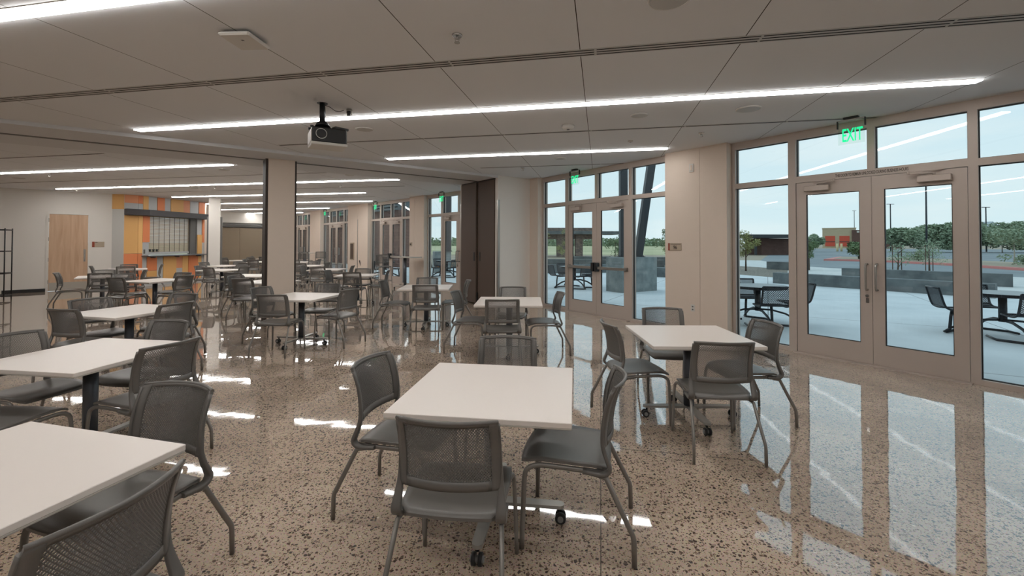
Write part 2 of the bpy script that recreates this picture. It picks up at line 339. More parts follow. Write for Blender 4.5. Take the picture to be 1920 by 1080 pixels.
# facade piers, each pair of boards with a reveal joint
def piers(name, lst, D, th):
    b = MB()
    for q0, q1, js in lst:
        xs = [q0]+[j for j in js]+[q1]
        for i in range(len(xs)-1):
            a = xs[i]+(.003 if i else 0); c = xs[i+1]-(.003 if i < len(xs)-2 else 0)
            b.box(a, c, D, D+.02, 0, HC)
        b.box(q0, q1, D+.021, D+.3, 0, HC)
    return struct(b.build(name, M['wall'], rz=th))
piers('wall_right', [(-9.75, -8.5, []), (-4.86, -3.72, [-4.187]), (-.12, 1.09, [.5]), (4.69, 9.3, [6.5])], D1, TH1)
piers('wall_right_far', [(-9.55, -8.75, []), (-14.1, -13.13, [-13.759]), (-19.53, -17.5, [-18.5]), (-24.45, -22.95, [-23.8]), (-28.6, -27.9, [])], D2, TH2)
struct(wseg(MB(), W1(9.3, 6.94), W1(9.3, -5), 0, HC, .2).build('wall_back', M['wall']))
struct(wseg(MB(), W1(9.3, -5), (-17, -6), 0, HC, -.2).build('wall_rear', M['wall']))
b = MB(); wseg(b, (-17, -6), (-17, 11), 0, HC, .2); wseg(b, (-17, 11), L0, 0, HC, .2); struct(b.build('wall_left', M['wallwhite']))
# wall with the maple door
LD = math.atan2(L1[1]-L0[1], L1[0]-L0[0]); LL = math.hypot(L1[0]-L0[0], L1[1]-L0[1])
b = MB(); b.box(0, .92, 0, .15, 0, HC); b.box(1.94, LL, 0, .15, 0, HC); b.box(.92, 1.94, 0, .15, 2.5, HC)
struct(b.build('wall_door_side', M['wallwhite'], loc=(L0[0], L0[1], 0), rz=LD))
struct(MB().box(0.02, .92, -.012, 0, 0, .1).build('baseboard_left', M['black'], loc=(L0[0], L0[1], 0), rz=LD))
fr = MB(); fr.box(.92, .975, -.02, .13, 0, 2.5); fr.box(1.875, 1.94, -.02, .13, 0, 2.5); fr.box(.975, 1.875, -.02, .13, 2.445, 2.5)
dr = struct(fr.build('door_1', M['wallwhite'], loc=(L0[0], L0[1], 0), rz=LD))
MB().box(.98, 1.87, .0, .045, .008, 2.44).build('door_leaf', M['wood'], dr)
MB().box(.99, 1.86, -.004, 0, .02, .27).build('kick_plate', M['kick'], dr)
hd = MB(); hd.box(1.77, 1.82, -.01, 0, .92, 1.32); hd.tube([(1.795, -.01, 1.14), (1.795, -.05, 1.13), (1.795, -.055, 1.0), (1.795, -.04, .95), (1.795, -.01, .94)], .01, 8); hd.disc((1.795, -.015, 1.25), (0, 1, 0), .018, .02)
hd.build('door_handle', M['steel'], dr)
for z in (.3, 1.0, 1.65, 2.25): MB().box(.965, .985, -.03, -.02, z-.06, z+.06).build('hinge', M['steel'], dr)
# return and kiosk walls
struct(wseg(MB(), L1, L2, 0, HC, .15).build('wall_kiosk_return', M['greywall']))

# ---- kiosk: coloured panel wall with serving window
KD = math.atan2(L4[1]-L3[1], L4[0]-L3[0]); KL = 2.708
kio = MB(); kio.box(0, .26, .03, .4, 0, HC); kio.box(2.36, KL+.05, .03, .4, 0, HC); kio.box(.26, 2.36, .03, .4, 2.5, HC); kio.box(.26, 2.36, .03, .4, 0, 1.05)
struct(kio.build('wall_kiosk', M['coolgrey'], loc=(L3[0], L3[1], 0), rz=KD))
FD = math.atan2(L3[1]-L2[1], L3[0]-L2[0])
struct(MB().box(0, .528, .03, .25, 0, HC).build('wall_kiosk_end', M['coolgrey'], loc=(L2[0], L2[1], 0), rz=FD))
kp = thing('color_panel_cladding', 'orange, yellow and grey panels cladding the serving kiosk wall', 'wall panels', (L3[0], L3[1], 0), KD)
def kpan(x0, x1, z0, z1, m, t=.02): MB().bev(x0+.003, x1-.003, .03-t, .03, z0+.003, z1-.003, .002).build('panel', M[m], kp)
for x0, x1, m in ((0, .21, 'yellow'), (.21, .56, 'coolgrey'), (.56, .86, 'orange'), (.86, 1.12, 'coolgrey'), (1.12, 1.68, 'yellow'), (1.68, 2.0, 'salmon'), (2.0, 2.42, 'coolgrey'), (2.42, 2.72, 'orange')):
    kpan(x0, x1, 2.7, HC, m, .03 if m in ('orange', 'yellow') else .012)
kpan(0, .27, 1.55, 2.48, 'orange', .03); kpan(0, .24, 1.09, 1.55, 'coolgrey', .012)
kpan(2.36, 2.6, 1.86, 2.48, 'coolgrey', .012); kpan(2.36, 2.6, 1.09, 1.86, 'yellow', .03); kpan(2.6, 2.72, 1.54, 2.48, 'orange', .03); kpan(2.6, 2.72, 1.09, 1.54, 'coolgrey', .012)
for x0, x1, z0, z1, m in ((0, .18, 0, 1.03, 'coolgrey'), (.18, .57, .53, 1.03, 'orange'), (.18, .57, 0, .53, 'yellow'), (.57, .83, 0, 1.03, 'coolgrey'), (.83, 1.39, 0, 1.03, 'yellow'), (1.39, 1.68, .57, 1.03, 'salmon'),
                          (1.39, 1.68, 0, .57, 'coolgrey'), (1.68, 1.95, 0, 1.03, 'lyellow'), (1.95, 2.41, 0, 1.03, 'orange'), (2.41, 2.6, 0, 1.03, 'lyellow'), (2.6, 2.72, 0, 1.03, 'coolgrey')):
    kpan(x0, x1, max(z0, .1), z1, m, .03 if m in ('orange', 'yellow') else .012)
ke = thing('color_panel_cladding', 'yellow over orange panels cladding the short angled kiosk end wall', 'wall panels', (L2[0], L2[1], 0), FD)
for x0, x1, z0, z1, m in ((0, .39, 1.16, 2.48, 'yellow'), (.39, .525, 1.16, 2.48, 'lyellow'), (0, .39, 0, 1.16, 'orange'), (.39, .525, 0, 1.16, 'orange'), (0, .39, 2.9, HC, 'salmon'), (.39, .525, 2.9, HC, 'orange'), (0, .39, 2.69, 2.9, 'coolgrey'), (.39, .525, 2.69, 2.9, 'coolgrey')):
    MB().bev(x0+.003, x1-.003, .0, .03, z0+.003, z1-.003, .002).build('panel', M[m], ke)
RD = math.atan2(L2[1]-L1[1], L2[0]-L1[0])
tag(MB().bev(0, .37, -.012, -.001, 2.68, HC-.002, .002).build('accent_panel', M['yellow'], loc=(L1[0], L1[1], 0), rz=RD), 'yellow accent panel above the grey wall return beside the kiosk', 'wall panel')
b = MB(); b.box(-.02, KL+.02, -.28, -.005, 2.49, 2.69)
cn = thing('kiosk_canopy', 'charcoal flat canopy band above the kiosk serving window', 'canopy', (L3[0], L3[1], 0), KD); b.build('canopy_band', M['canopy'], cn)
c, s_ = math.cos(FD-KD), math.sin(FD-KD)
b = MB(); b.prism([(-.528*c, -.528*s_), (0, -.005), (-.02, -.28), (-.528*c+.24*s_, -.528*s_-.24*c)], 2.49, 2.69); b.build('canopy_return', M['canopy'], cn)
ct = thing('serving_counter', 'thin grey metal counter ledge under the kiosk shutter', 'counter', (L3[0], L3[1], 0), KD)
MB().bev(-.03, KL+.05, -.27, .3, 1.05, 1.085, .006).build('countertop', M['counter'], ct)
for x in (.3, 1.3, 2.3): MB().prism([(x, .0), (x+.03, 0), (x+.03, -.2), (x, -.2)], 1.0, 1.05).build('bracket', M['counter'], ct)
sh = thing('roll_down_shutter', 'grey slatted roll down shutter closing the kiosk serving window', 'shutter', (L3[0], L3[1], 0), KD)
b = MB()
for k in range(26): b.bev(.27, 2.06, .115, .13, 1.2+k*.05, 1.2+k*.05+.044, .004)
b.build('slats', M['shutter'], sh)
b = MB()
for k in range(8): b.box(.30+k*.22, .306+k*.22, .105, .115, 1.2, 2.48)
b.build('tie_rod', M['darkslot'], sh)
MB().bev(.26, 2.06, .09, .14, 1.12, 1.2, .006).build('bottom_bar', M['coolgrey'], sh)
MB().box(2.06, 2.36, .05, .16, 1.09, 2.48).build('side_post', M['greymetal'], sh)
MB().box(.24, .27, .04, .16, 1.09, 2.48).build('guide_rail', M['greymetal'], sh)
tl = thing('hanging_utensils', 'dark utensils and cup shapes low behind the shutter window', 'utensils', (L3[0], L3[1], 0), KD)
for x in (.36, .5, .64): b = MB(); b.cyl(x, .08, 1.22, 1.28, .028, 10); b.box(x-.04, x+.04, .07, .09, 1.27, 1.3); b.build('cup', M['black'], tl)
tag(MB().bev(.05, .1, -.005, .02, 1.15, 1.3, .004).build('wall_phone', M['greymetal'], loc=(L3[0], L3[1], 0), rz=KD), 'small grey wall phone box at the left end of the kiosk counter', 'phone')

# ---- kiosk side continuation and far back wall with operable partition
struct(wseg(MB(), L4, BK0, 0, HC, .2).build('wall_far_left', M['wall']))
BD = math.atan2(BK1[1]-BK0[1], BK1[0]-BK0[0]); BL = math.hypot(BK1[0]-BK0[0], BK1[1]-BK0[1])
b = MB(); b.box(0, BL, .05, .25, 2.62, HC); b.box(0, BL, .2, .3, 0, 2.62); struct(b.build('wall_far_back', M['wallwhite'], loc=(BK0[0], BK0[1], 0), rz=BD))
op = thing('folding_partition', 'closed tan folding partition across the far end of the hall', 'partition', (BK0[0], BK0[1], 0), BD)
for k in range(3): MB().bev(.05+k*1.14, .05+k*1.14+1.135, .1, .16, .02, 2.36, .004).build('panel', M['tan'], op)
b = MB(); b.box(0, BL, .0, .2, 2.48, 2.58); b.box(0, BL, .04, .2, 2.4, 2.47); b.build('track_cover', M['greymetal'], op)
MB().box(0, BL, .06, .1, 2.365, 2.4).build('track_slot', M['black'], op)
# last stretch of facade side to close the room
struct(wseg(MB(), BK1, W2(-28.6, 8.3), 0, HC, .1).build('wall_far_corner', M['wall']))

# ------------------------------------------------------------------ soffit, column, pocket
sof = MB(); sof.prism([SN(-14, 8.67), SN(6.15, 8.67), SN(6.15, 10.43), SN(-14, 10.43)], 3.13, HC+.01)
struct(sof.build('soffit', M['soffit']))
struct(MB().prism([SN(-14, 9.47), SN(6.15, 9.47), SN(6.15, 9.53), SN(-14, 9.53)], 3.118, 3.131).build('trim_1', M['greymetal']))
struct(MB().prism([SN(6.15, 8.67), SN(7.2, 8.67), SN(7.2, 8.79), SN(6.15, 8.79)], 0, HC).build('wall_pocket_near', M['wallwhite']))
struct(MB().prism([SN(6.15, 10.31), SN(7.1, 10.31), SN(7.1, 10.43), SN(6.15, 10.43)], 0, HC).build('wall_pocket_far', M['wallwhite']))
pk = thing('pocket_doors', 'pair of tall dark brown pocket doors closing the partition closet', 'doors', (SN(6.15, 8.8)[0], SN(6.15, 8.8)[1], 0), R(127.2))
# local x runs along the opening (towards larger n), local y towards -s
for x0, x1, off in ((.0, .74, .0), (.765, 1.5, .04)):
    p = MB().bev(x0, x1, -.03+off, .02+off, .03, 3.1, .004).build('door_leaf', M['brownpanel'], pk)
    hx = x1-.1 if x0 == 0 else x0+.08
    MB().box(hx-.03, hx+.03, .02+off, .026+off, 1.1, 1.32).build('recessed_pull', M['black'], p)
MB().box(.72, .77, -.01, .045, .0, .3).build('floor_guide', M['black'], pk)
MB().box(-.02, 1.52, -.05, .04, 3.1, 3.13).build('head_track', M['seal'], pk)
def corner_guard(p, ang, label, z0=.05, z1=2.6, w=.05):
    o = MB(); o.box(-.004, w, -.004, 0, z0, z1); o.box(-.004, 0, 0, w, z0, z1)
    return tag(o.build('corner_guard', M['steel'], loc=(p[0], p[1], 0), rz=ang), label, 'corner guard', 'steel corner guards')
corner_guard(SN(6.145, 8.665), ST, 'polished steel corner guard on the white wall edge right of the brown doors')
corner_guard(SN(6.145, 10.435), ST-PI/2, 'steel corner guard on the wall edge left of the brown doors')
# main column on the track
cb = MB(); p4 = [SN(1.35, 9.28), SN(1.80, 9.28), SN(1.80, 9.72), SN(1.35, 9.72)]; cb.prism(p4, 0, 3.13); struct(cb.build('column', M['wall']))
for s0, s1 in ((1.31, 1.35), (1.80, 1.84)):
    struct(MB().prism([SN(s0, 9.33), SN(s1, 9.33), SN(s1, 9.67), SN(s0, 9.67)], 0, 3.13).build('trim_2', M['seal']))
# second column
cx, cy = -11.05, 16.45
struct(MB().bev(-.18, .18, -.18, .18, 0, HC, .005).build('column', M['wallwhite'], loc=(cx, cy, 0), rz=R(30)))
for x0 in (-.235, .18):
    tag(MB().box(x0, x0+.055, -.1, .1, .0, 2.5).build('corner_guard', M['greymetal'], loc=(cx, cy, 0), rz=R(30)), 'grey steel jamb strip on the %s side of the white column by the kiosk' % ('left' if x0 < 0 else 'right'), 'jamb strip', 'steel corner guards')

# ------------------------------------------------------------------ storefront bays
wn = [0]; dn = [1]
def closer(par, x, d, right):
    b = MB(); b.bev(x-.15, x+.15, d-.075, d-.003, 2.30, 2.375, .006); b.build('closer_body', M['alu'], par)
    a = MB(); sg = -1 if right else 1
    a.bar((x, d-.05, 2.40), (x+sg*.22, d-.09, 2.415), .022, .012); a.bar((x+sg*.22, d-.09, 2.43), (x-sg*.08, d-.02, 2.44), .02, .012); a.cyl(x+sg*.22, d-.09, 2.40, 2.44, .014, 8); a.cyl(x, d-.05, 2.37, 2.40, .014, 8)
    a.build('closer_arm', M['alu'], par)
def pull(par, x, d):
    for sgn in (-1, 1):
        y0 = d-.002 if sgn < 0 else d+.047
        b = MB(); b.tube([(x, y0, .97), (x, y0+sgn*.05, .97), (x, y0+sgn*.068, .985), (x, y0+sgn*.07, 1.01), (x, y0+sgn*.07, 1.26), (x, y0+sgn*.068, 1.285), (x, y0+sgn*.05, 1.3), (x, y0, 1.3)], .0125, 10)
        b.build('pull_handle', M['steel'], par)
def panic(par, x0, x1, xl, d):
    b = MB(); b.bev(x0, x1, d-.075, d-.03, 1.0, 1.06, .006); e = x0 if xl > x0+.1 else x1
    b.box(min(x0, x1), min(x0, x1)+.05, d-.04, d, .99, 1.07); b.box(max(x0, x1)-.05, max(x0, x1), d-.04, d, .99, 1.07); b.build('panic_bar', M['steel'], par)
    MB().bev(xl-.035, xl+.035, d-.1, d, .95, 1.14, .008).build('latch_case', M['blackmetal'], par)
def bay(s0, send, D, th, hw, signtxt=False):
    wn[0] += 1; f = D+.15; k = (send-s0)/3.6
    x = [s0, s0+.05*k, s0+.83*k, s0+.93*k, s0+1.77*k, s0+1.85*k, s0+2.69*k, s0+2.77*k, s0+3.55*k, send]
    b = MB(); y0, y1 = f, f+.13
    for a, c in ((x[0], x[1]), (x[2], x[3]), (x[6], x[7]), (x[8], x[9])): b.box(a, c, y0, y1, 0, HC)
    b.box(x[1], x[2], y0, y1, 3.07, HC); b.box(x[3], x[6], y0, y1, 3.07, HC); b.box(x[7], x[8], y0, y1, 3.07, HC)
    b.box(x[4], x[5], y0, y1, 2.53, 3.07)
    b.box(x[1], x[2], y0, y1, 2.44, 2.52); b.box(x[7], x[8], y0, y1, 2.44, 2.52); b.box(x[3], x[6], y0, y1, 2.44, 2.53)
    b.box(x[1], x[2], y0, y1, 0, .06); b.box(x[7], x[8], y0, y1, 0, .06); b.box(x[3]-.02, x[6]+.02, y0-.09, y1, 0, .013)
    w = struct(b.build('window_%d' % wn[0], M['alu'], rz=th))
    gy = f+.06; gk = MB()
    for a, c, z0, z1 in ((x[1], x[2], 2.52, 3.07), (x[3], x[4], 2.53, 3.07), (x[5], x[6], 2.53, 3.07), (x[7], x[8], 2.52, 3.07), (x[1], x[2], .06, 2.44), (x[7], x[8], .06, 2.44)):
        MB().box(a, c, gy, gy+.008, z0, z1).build('pane', M['glass'], w)
        t = .009
        for q in ((a, a+t, z0, z1), (c-t, c, z0, z1), (a+t, c-t, z0, z0+t), (a+t, c-t, z1-t, z1)): gk.box(q[0], q[1], gy-.012, gy+.02, q[2], q[3])
    gk.build('glazing_gasket', M['aludark'], w)
    mid = (x[3]+x[6])/2
    for side, (a, c) in enumerate(((x[3]+.006, mid-.002), (mid+.002, x[6]-.006))):
        dn[0] += 1; st = .125; b = MB(); d0, d1 = f+.01, f+.055
        b.box(a, a+st, d0, d1, .015, 2.435); b.box(c-st, c, d0, d1, .015, 2.435); b.box(a+st, c-st, d0, d1, 2.26, 2.435); b.box(a+st, c-st, d0, d1, .015, .275)
        dd = struct(b.build('door_%d' % dn[0], M['alu'], rz=th))
        MB().box(a+st, c-st, d0+.018, d0+.026, .275, 2.26).build('pane', M['glass'], dd)
        gk = MB(); t = .008; A, C = a+st, c-st
        for q in ((A, A+t, .275, 2.26), (C-t, C, .275, 2.26), (A+t, C-t, .275, .275+t), (A+t, C-t, 2.26-t, 2.26)): gk.box(q[0], q[1], d0+.008, d0+.036, q[2], q[3])
        gk.build('glazing_gasket', M['aludark'], dd)
        closer(dd, (a+.27) if side == 0 else (c-.27), d0, side == 1)
        if hw == 'pull':
            pull(dd, c-.05 if side == 0 else a+.05, d0)
            if side == 0: q = MB(); q.disc((c-.05, d0-.01, .89), (0, 1, 0), .018, .02); q.box(c-.065, c-.035, d0-.008, d0, .8, .86); q.build('lock_cylinder', M['chrome'], dd)
        else:
            panic(dd, a+.02, c-.02, (c-.05 if side == 0 else a+.05), d0)
    if signtxt:
        b = text_mb('THIS DOOR TO REMAIN UNLOCKED DURING BUSINESS HOURS', .056, .0004, 1); wd = max(v[0] for v in b.v)-min(v[0] for v in b.v)
        b.v = [(v[0]*.76/wd, v[1], v[2]) for v in b.v]
        me = b.build('door_notice', M['ink'], loc=(W1(x[4]+.03, f-.002)[0], W1(x[4]+.03, f-.002)[1], 2.482), rz=th)
        tag(me, 'thin black capital letter notice on the frame over the right doors', 'notice')
    return x
X2 = bay(-3.71, -.11, D1, TH1, 'pull', True)
X1 = bay(-8.50, -4.90, D1, TH1, 'panic')
bay(1.09, 4.69, D1, TH1, 'pull')  # bay out of view, added for daylight and reflections on floor and chairs
bay(-13.15, -9.55, D2, TH2, 'pull')
bay(-17.5, -14.1, D2, TH2, 'panic')
bay(-22.95, -19.53, D2, TH2, 'pull')
bay(-27.9, -24.45, D2, TH2, 'pull')
# outside face of the facade above the bays
struct(MB().box(-9.3, 9.3, D1+.28, D1+.45, HC, HC+1.0).build('trim_3', M['louvre'], rz=TH1))

def exit_sign(W, q, d, th, label):
    p = W(q, d); t = thing('exit_sign', label, 'exit sign', (p[0], p[1], 2.84), th, 'green exit signs')
    b = MB(); b.bev(-.08, .08, -.03, .03, .318, .343, .003); b.build('mount', M['blackmetal'], t)
    MB().box(-.14, .14, -.005, .005, .3, .318).build('edge_rail', M['steel'], t)
    for x in (-.152, .14): MB().box(x, x+.012, -.014, .014, .21, .31).build('clip', M['blackmetal'], t)
    MB().box(-.14, .14, -.004, .004, 0, .3).build('clear_plate', M['clear'], t)
    x = text_mb('EXIT', .235, .002, 1); wd = max(v[0] for v in x.v)-min(v[0] for v in x.v); x.v = [(v[0]*.215/wd, v[1], v[2]) for v in x.v]
    x.build('lettering', M['exitg'], t, loc=(0.012, -.008, .105))
exit_sign(W1, -2.02, 6.80, TH1, 'green exit sign hanging over the nearest glass doors at right')
exit_sign(W1, -7.05, 6.80, TH1, 'green exit sign over the middle glass doors left of the beige pier')
exit_sign(W2, -11.85, 7.9, TH2, 'green exit sign over the glass door just left of the brown doors')
exit_sign(W2, -16.5, 7.9, TH2, 'green exit sign over the brick view doors behind the bar table')
exit_sign(W2, -21.9, 7.9, TH2, 'green exit sign over the doors left of the extinguisher cabinet')
exit_sign(W2, -27.0, 7.9, TH2, 'farthest green exit sign beside the right edge of the big column')

# wall fittings on the piers
def plate(name, W, th, q, z, w, h, m, label, cat, d=.012, D=D1):
    p = W(q, D-d); return tag(MB().bev(-w/2, w/2, 0, d, -h/2, h/2, .003).build(name, M[m], loc=(p[0], p[1], z), rz=th), label, cat)
sg = thing('room_sign', 'small tan room sign numbered 96 with rust red left edge', 'room sign', (W1(-4.66, D1-.012)[0], W1(-4.66, D1-.012)[1], 1.50), TH1)
MB().bev(-.13, .13, 0, .012, -.065, .065, .003).build('sign_plate', M['signface'], sg); MB().box(-.131, -.098, -.003, 0, -.066, .066).build('color_band', M['rust'], sg)
text_mb('96', .085, .001, .9).build('number', M['ink'], sg, loc=(.01, -.002, -.012)); MB().box(-.085, .115, -.002, 0, .042, .05).build('text_line', M['ink'], sg)
def outlet(W, th, q, z, label):
    p = W(q, D1-.008); t = thing('wall_outlet', label, 'outlet', (p[0], p[1], z), th); MB().bev(-.036, .036, 0, .008, -.058, .058, .003).build('cover', M['white'], t)
    b = MB(); b.box(-.014, .014, -.002, 0, .012, .036); b.box(-.014, .014, -.002, 0, -.036, -.012); b.build('socket', M['greymetal'], t)
outlet(W1, TH1, -4.32, .46, 'white duplex wall outlet low on the beige pier')
t = thing('wall_sensor', 'white rectangular sensor high on the beige pier', 'sensor', (W1(-4.33, D1-.02)[0], W1(-4.33, D1-.02)[1], 2.855), TH1)
MB().bev(-.04, .04, 0, .02, -.07, .07, .005).build('housing', M['white'], t); MB().bev(-.022, .022, -.006, 0, -.045, .045, .003).build('lens', M['wall'], t)
q = W2(-14.0, D2-.012); t = thing('room_sign', 'small pale room sign on the pier right of the bar table', 'room sign', (q[0], q[1], 1.5), TH2)
MB().bev(-.1, .1, 0, .012, -.07, .07, .003).build('sign_plate', M['signface'], t); MB().box(-.05, .05, -.002, 0, -.03, .03).build('number_mark', M['ink'], t)
q = (L0[0]+math.cos(LD)*2.12+math.sin(LD)*.012, L0[1]+math.sin(LD)*2.12-math.cos(LD)*.012)
t = thing('room_sign', 'tan room sign with rust band right of the maple door', 'room sign', (q[0], q[1], 1.48), LD)
MB().bev(-.15, .15, 0, .012, -.09, .09, .003).build('sign_plate', M['signface'], t); MB().box(-.151, -.09, -.003, 0, -.091, .091).build('color_band', M['rust'], t); MB().box(-.08, -.02, -.002, 0, .06, .075).build('text_line', M['ink'], t)
p = W2(-19.0, D2-.03); t = thing('extinguisher_cabinet', 'recessed brown fire extinguisher cabinet on the far right wall', 'cabinet', (p[0], p[1], .8), TH2)
MB().bev(-.2, .2, 0, .03, 0, .75, .005).build('frame', M['signface'], t); MB().box(-.16, .16, -.004, 0, .04, .71).build('door_panel', M['brownpanel'], t)
p = W2(-18.48, D2-.004); tag(MB().box(-.03, .03, 0, .004, .1, 2.55).build('corner_guard', M['steel'], loc=(p[0], p[1], 0), rz=TH2), 'steel strip guard on the far beige pier right of the extinguisher cabinet', 'corner guard', 'steel corner guards')

# ------------------------------------------------------------------ ceiling fittings
def strip_light(u0, u1, v, label, m='strip'):
    a = UV((u0+u1)/2, v); t = thing('linear_light', label, 'ceiling light', (a[0], a[1], HC), -g, 'linear ceiling lights'); h = (u1-u0)/2
    b = MB(); b.box(-h-.012, h+.012, -.062, -.05, -.005, 0); b.box(-h-.012, h+.012, .05, .062, -.005, 0); b.box(-h-.012, -h, -.05, .05, -.005, 0); b.box(h, h+.012, -.05, .05, -.005, 0); b.build('frame', M['white'], t)
    MB().box(-h, h, -.05, .05, -.018, -.0005).build('diffuser', M[m], t)
strip_light(-9.5, 2.2, 2.35, 'wide bright linear light cut off by the top left corner')
strip_light(-6.54, 3.67, 5.17, 'longest linear light crossing the whole near ceiling above the projector')
strip_light(-4.02, 1.12, 7.88, 'short linear light in front of the middle exit sign')
strip_light(-13.94, -7.51, 7.85, 'linear light beyond the soffit, nearest of those over the left wall', 'strip2')
strip_light(-16.25, -5.06, 10.51, 'long linear light passing over the maple door and behind the big column', 'strip2')
strip_light(-15.0, -7.5, 13.14, 'linear light starting in front of the kiosk colour panels', 'strip2')
strip_light(-16.5, -8.73, 15.8, 'fourth linear light of the far hall counted from the left wall side', 'strip2')
strip_light(-19, -12.55, 18.75, 'second farthest linear light in the far hall', 'strip2')
strip_light(-19.97, -15.9, 21.35, 'farthest short linear light washing the back wall', 'strip2')
strip_light(-8, 5, -.5, 'unseen linear light added behind the viewpoint to light the foreground')  # out-of-view strip, put in to brighten the foreground
strip_light(-8, 7, -3.2, 'unseen linear light added by the rear wall to light the foreground')  # second strip out of view, added for the same foreground light
def diffuser(u0, u1, v, n, label, w):
    a = UV((u0+u1)/2, v); t = thing('linear_air_diffuser', label, 'air vent', (a[0], a[1], HC), -g, 'slot air vents in the ceiling'); h = (u1-u0)/2
    MB().box(-h, h, -w/2, w/2, -.003, 0).build('frame', M['ventframe'], t); b = MB()
    for i in range(n):
        y = -w/2+w*(i+.5)/n+(.0 if n > 1 else 0); x = -h
        while x < h-.01:
            e = min(x+1.27, h-.01); b.box(x+.01, e, y-(.0065 if n > 1 else .013), y+(.0065 if n > 1 else .013), -.0045, -.0032); x += 1.28
    b.build('slots', M['darkslot'], t)
diffuser(-9, 6.4, 3.78, 3, 'three slot air vent running across the whole near ceiling', .135)
diffuser(-5.25, 4.0, 6.45, 1, 'slim slot air vent behind the projector', .075)
diffuser(-2.55, 1.0, 9.24, 1, 'slim slot air vent ending over the middle exit sign', .06)
diffuser(-11.5, -8.9, 6.45, 1, 'short slot air vent beyond the soffit at the far left', .05)
diffuser(-16.3, -3.9, 9.2, 1, 'slot air vent between the first two lights beyond the soffit', .045)
diffuser(-15.0, -5.5, 11.82, 1, 'slot air vent over the kiosk front', .045)
diffuser(-14.4, -7.8, 14.35, 1, 'slot air vent above the white kiosk column', .045)
diffuser(-16.5, -10, 17.2, 1, 'slot air vent in the far hall beyond the white column', .045)
def round_speaker(x, y, label, r=.115, m='ventframe'):
    t = thing('ceiling_speaker', label, 'ceiling speaker', (x, y, HC), 0, 'round ceiling speakers')
    MB().tube([(0, 0, 0), (0, 0, -.008)], [r+.012, r+.006], 28).build('rim', M['white'], t); MB().tube([(0, 0, -.008), (0, 0, -.0115)], [r, r*.92], 28).build('grille', M[m], t)
round_speaker(-2.11, 6.29, 'round speaker grille in the ceiling just right of the projector')
round_speaker(2.84, 5.30, 'largest round ceiling grille at right near the exit sign', .13)
round_speaker(1.04, 2.90, 'round ceiling grille cut off by the top edge', .13)
round_speaker(1.61, 5.58, 'round ceiling speaker right of the centre seam', .10)
round_speaker(-6.43, 9.85, 'round ceiling speaker beyond the soffit left of the big column')
round_speaker(.92, 8.46, 'small round ceiling speaker left of the middle exit sign', .1)
round_speaker(-12.56, 11.24, 'round ceiling speaker over the left wall before the door')
round_speaker(-9.46, 13.17, 'round ceiling speaker in front of the kiosk')
round_speaker(-3.9, 10.6, 'round ceiling speaker right of the big column', .1)
t = thing('smoke_detector', 'white round smoke detector between the two near lights', 'smoke detector', (.77, 6.07, HC)); MB().tube([(0, 0, 0), (0, 0, -.03), (0, 0, -.05), (0, 0, -.055)], [.085, .085, .07, .03], 24).build('housing', M['white'], t); MB().cyl(0, 0, -.062, -.054, .02, 12).build('sensor_chamber', M['greymetal'], t)
def sprinkler(x, y, label):
    t = thing('fire_sprinkler', label, 'sprinkler', (x, y, HC), 0, 'pendent fire sprinklers'); MB().tube([(0, 0, 0), (0, 0, -.012)], [.042, .036], 18).build('escutcheon', M['chrome'], t)
    b = MB(); b.cyl(0, 0, -.035, -.01, .012, 8); b.bar((-.018, 0, -.02), (-.012, 0, -.055), .006, .006); b.bar((.018, 0, -.02), (.012, 0, -.055), .006, .006); b.cyl(0, 0, -.062, -.056, .022, 12); b.build('sprinkler_head', M['steel'], t)
for x, y, l in ((-.43, 3.42, 'chrome sprinkler nearest the viewer at top centre'), (2.77, 6.46, 'sprinkler in front of the right glass doors'), (.23, 9.56, 'sprinkler near the white wall by the brown doors'),
                (-11.1, 10.6, 'sprinkler under the first light beyond the soffit'), (-13.4, 13.6, 'sprinkler above the maple door'), (-8.75, 13.0, 'sprinkler between kiosk and big column'), (-8.9, 16.4, 'sprinkler left of the big column in the far hall'), (-4.9, 12.6, 'sprinkler over the bar table area'), (-5.0, 9.6, 'sprinkler directly right of the big column top')):
    sprinkler(x, y, l)
t = thing('wireless_access_point', 'flat white square access point on the near left ceiling', 'access point', (-2.10, 3.45, HC-.05), -g+R(8)); MB().bev(-.125, .125, -.14, .14, 0, .03, .012).build('housing', M['white'], t); MB().box(-.08, .08, -.09, .09, .03, .05).build('bracket', M['greymetal'], t); MB().box(.0, .02, -.05, -.03, -.001, 0).build('status_light', M['greymetal'], t)
t = thing('ceiling_sensor', 'tiny white occupancy sensor near the middle exit sign', 'sensor', (1.87, 6.98, HC)); MB().tube([(0, 0, 0), (0, 0, -.01), (0, 0, -.02)], [.04, .04, .03], 16).build('housing', M['white'], t); MB().cyl(0, 0, -.026, -.02, .014, 10).build('lens', M['greymetal'], t)

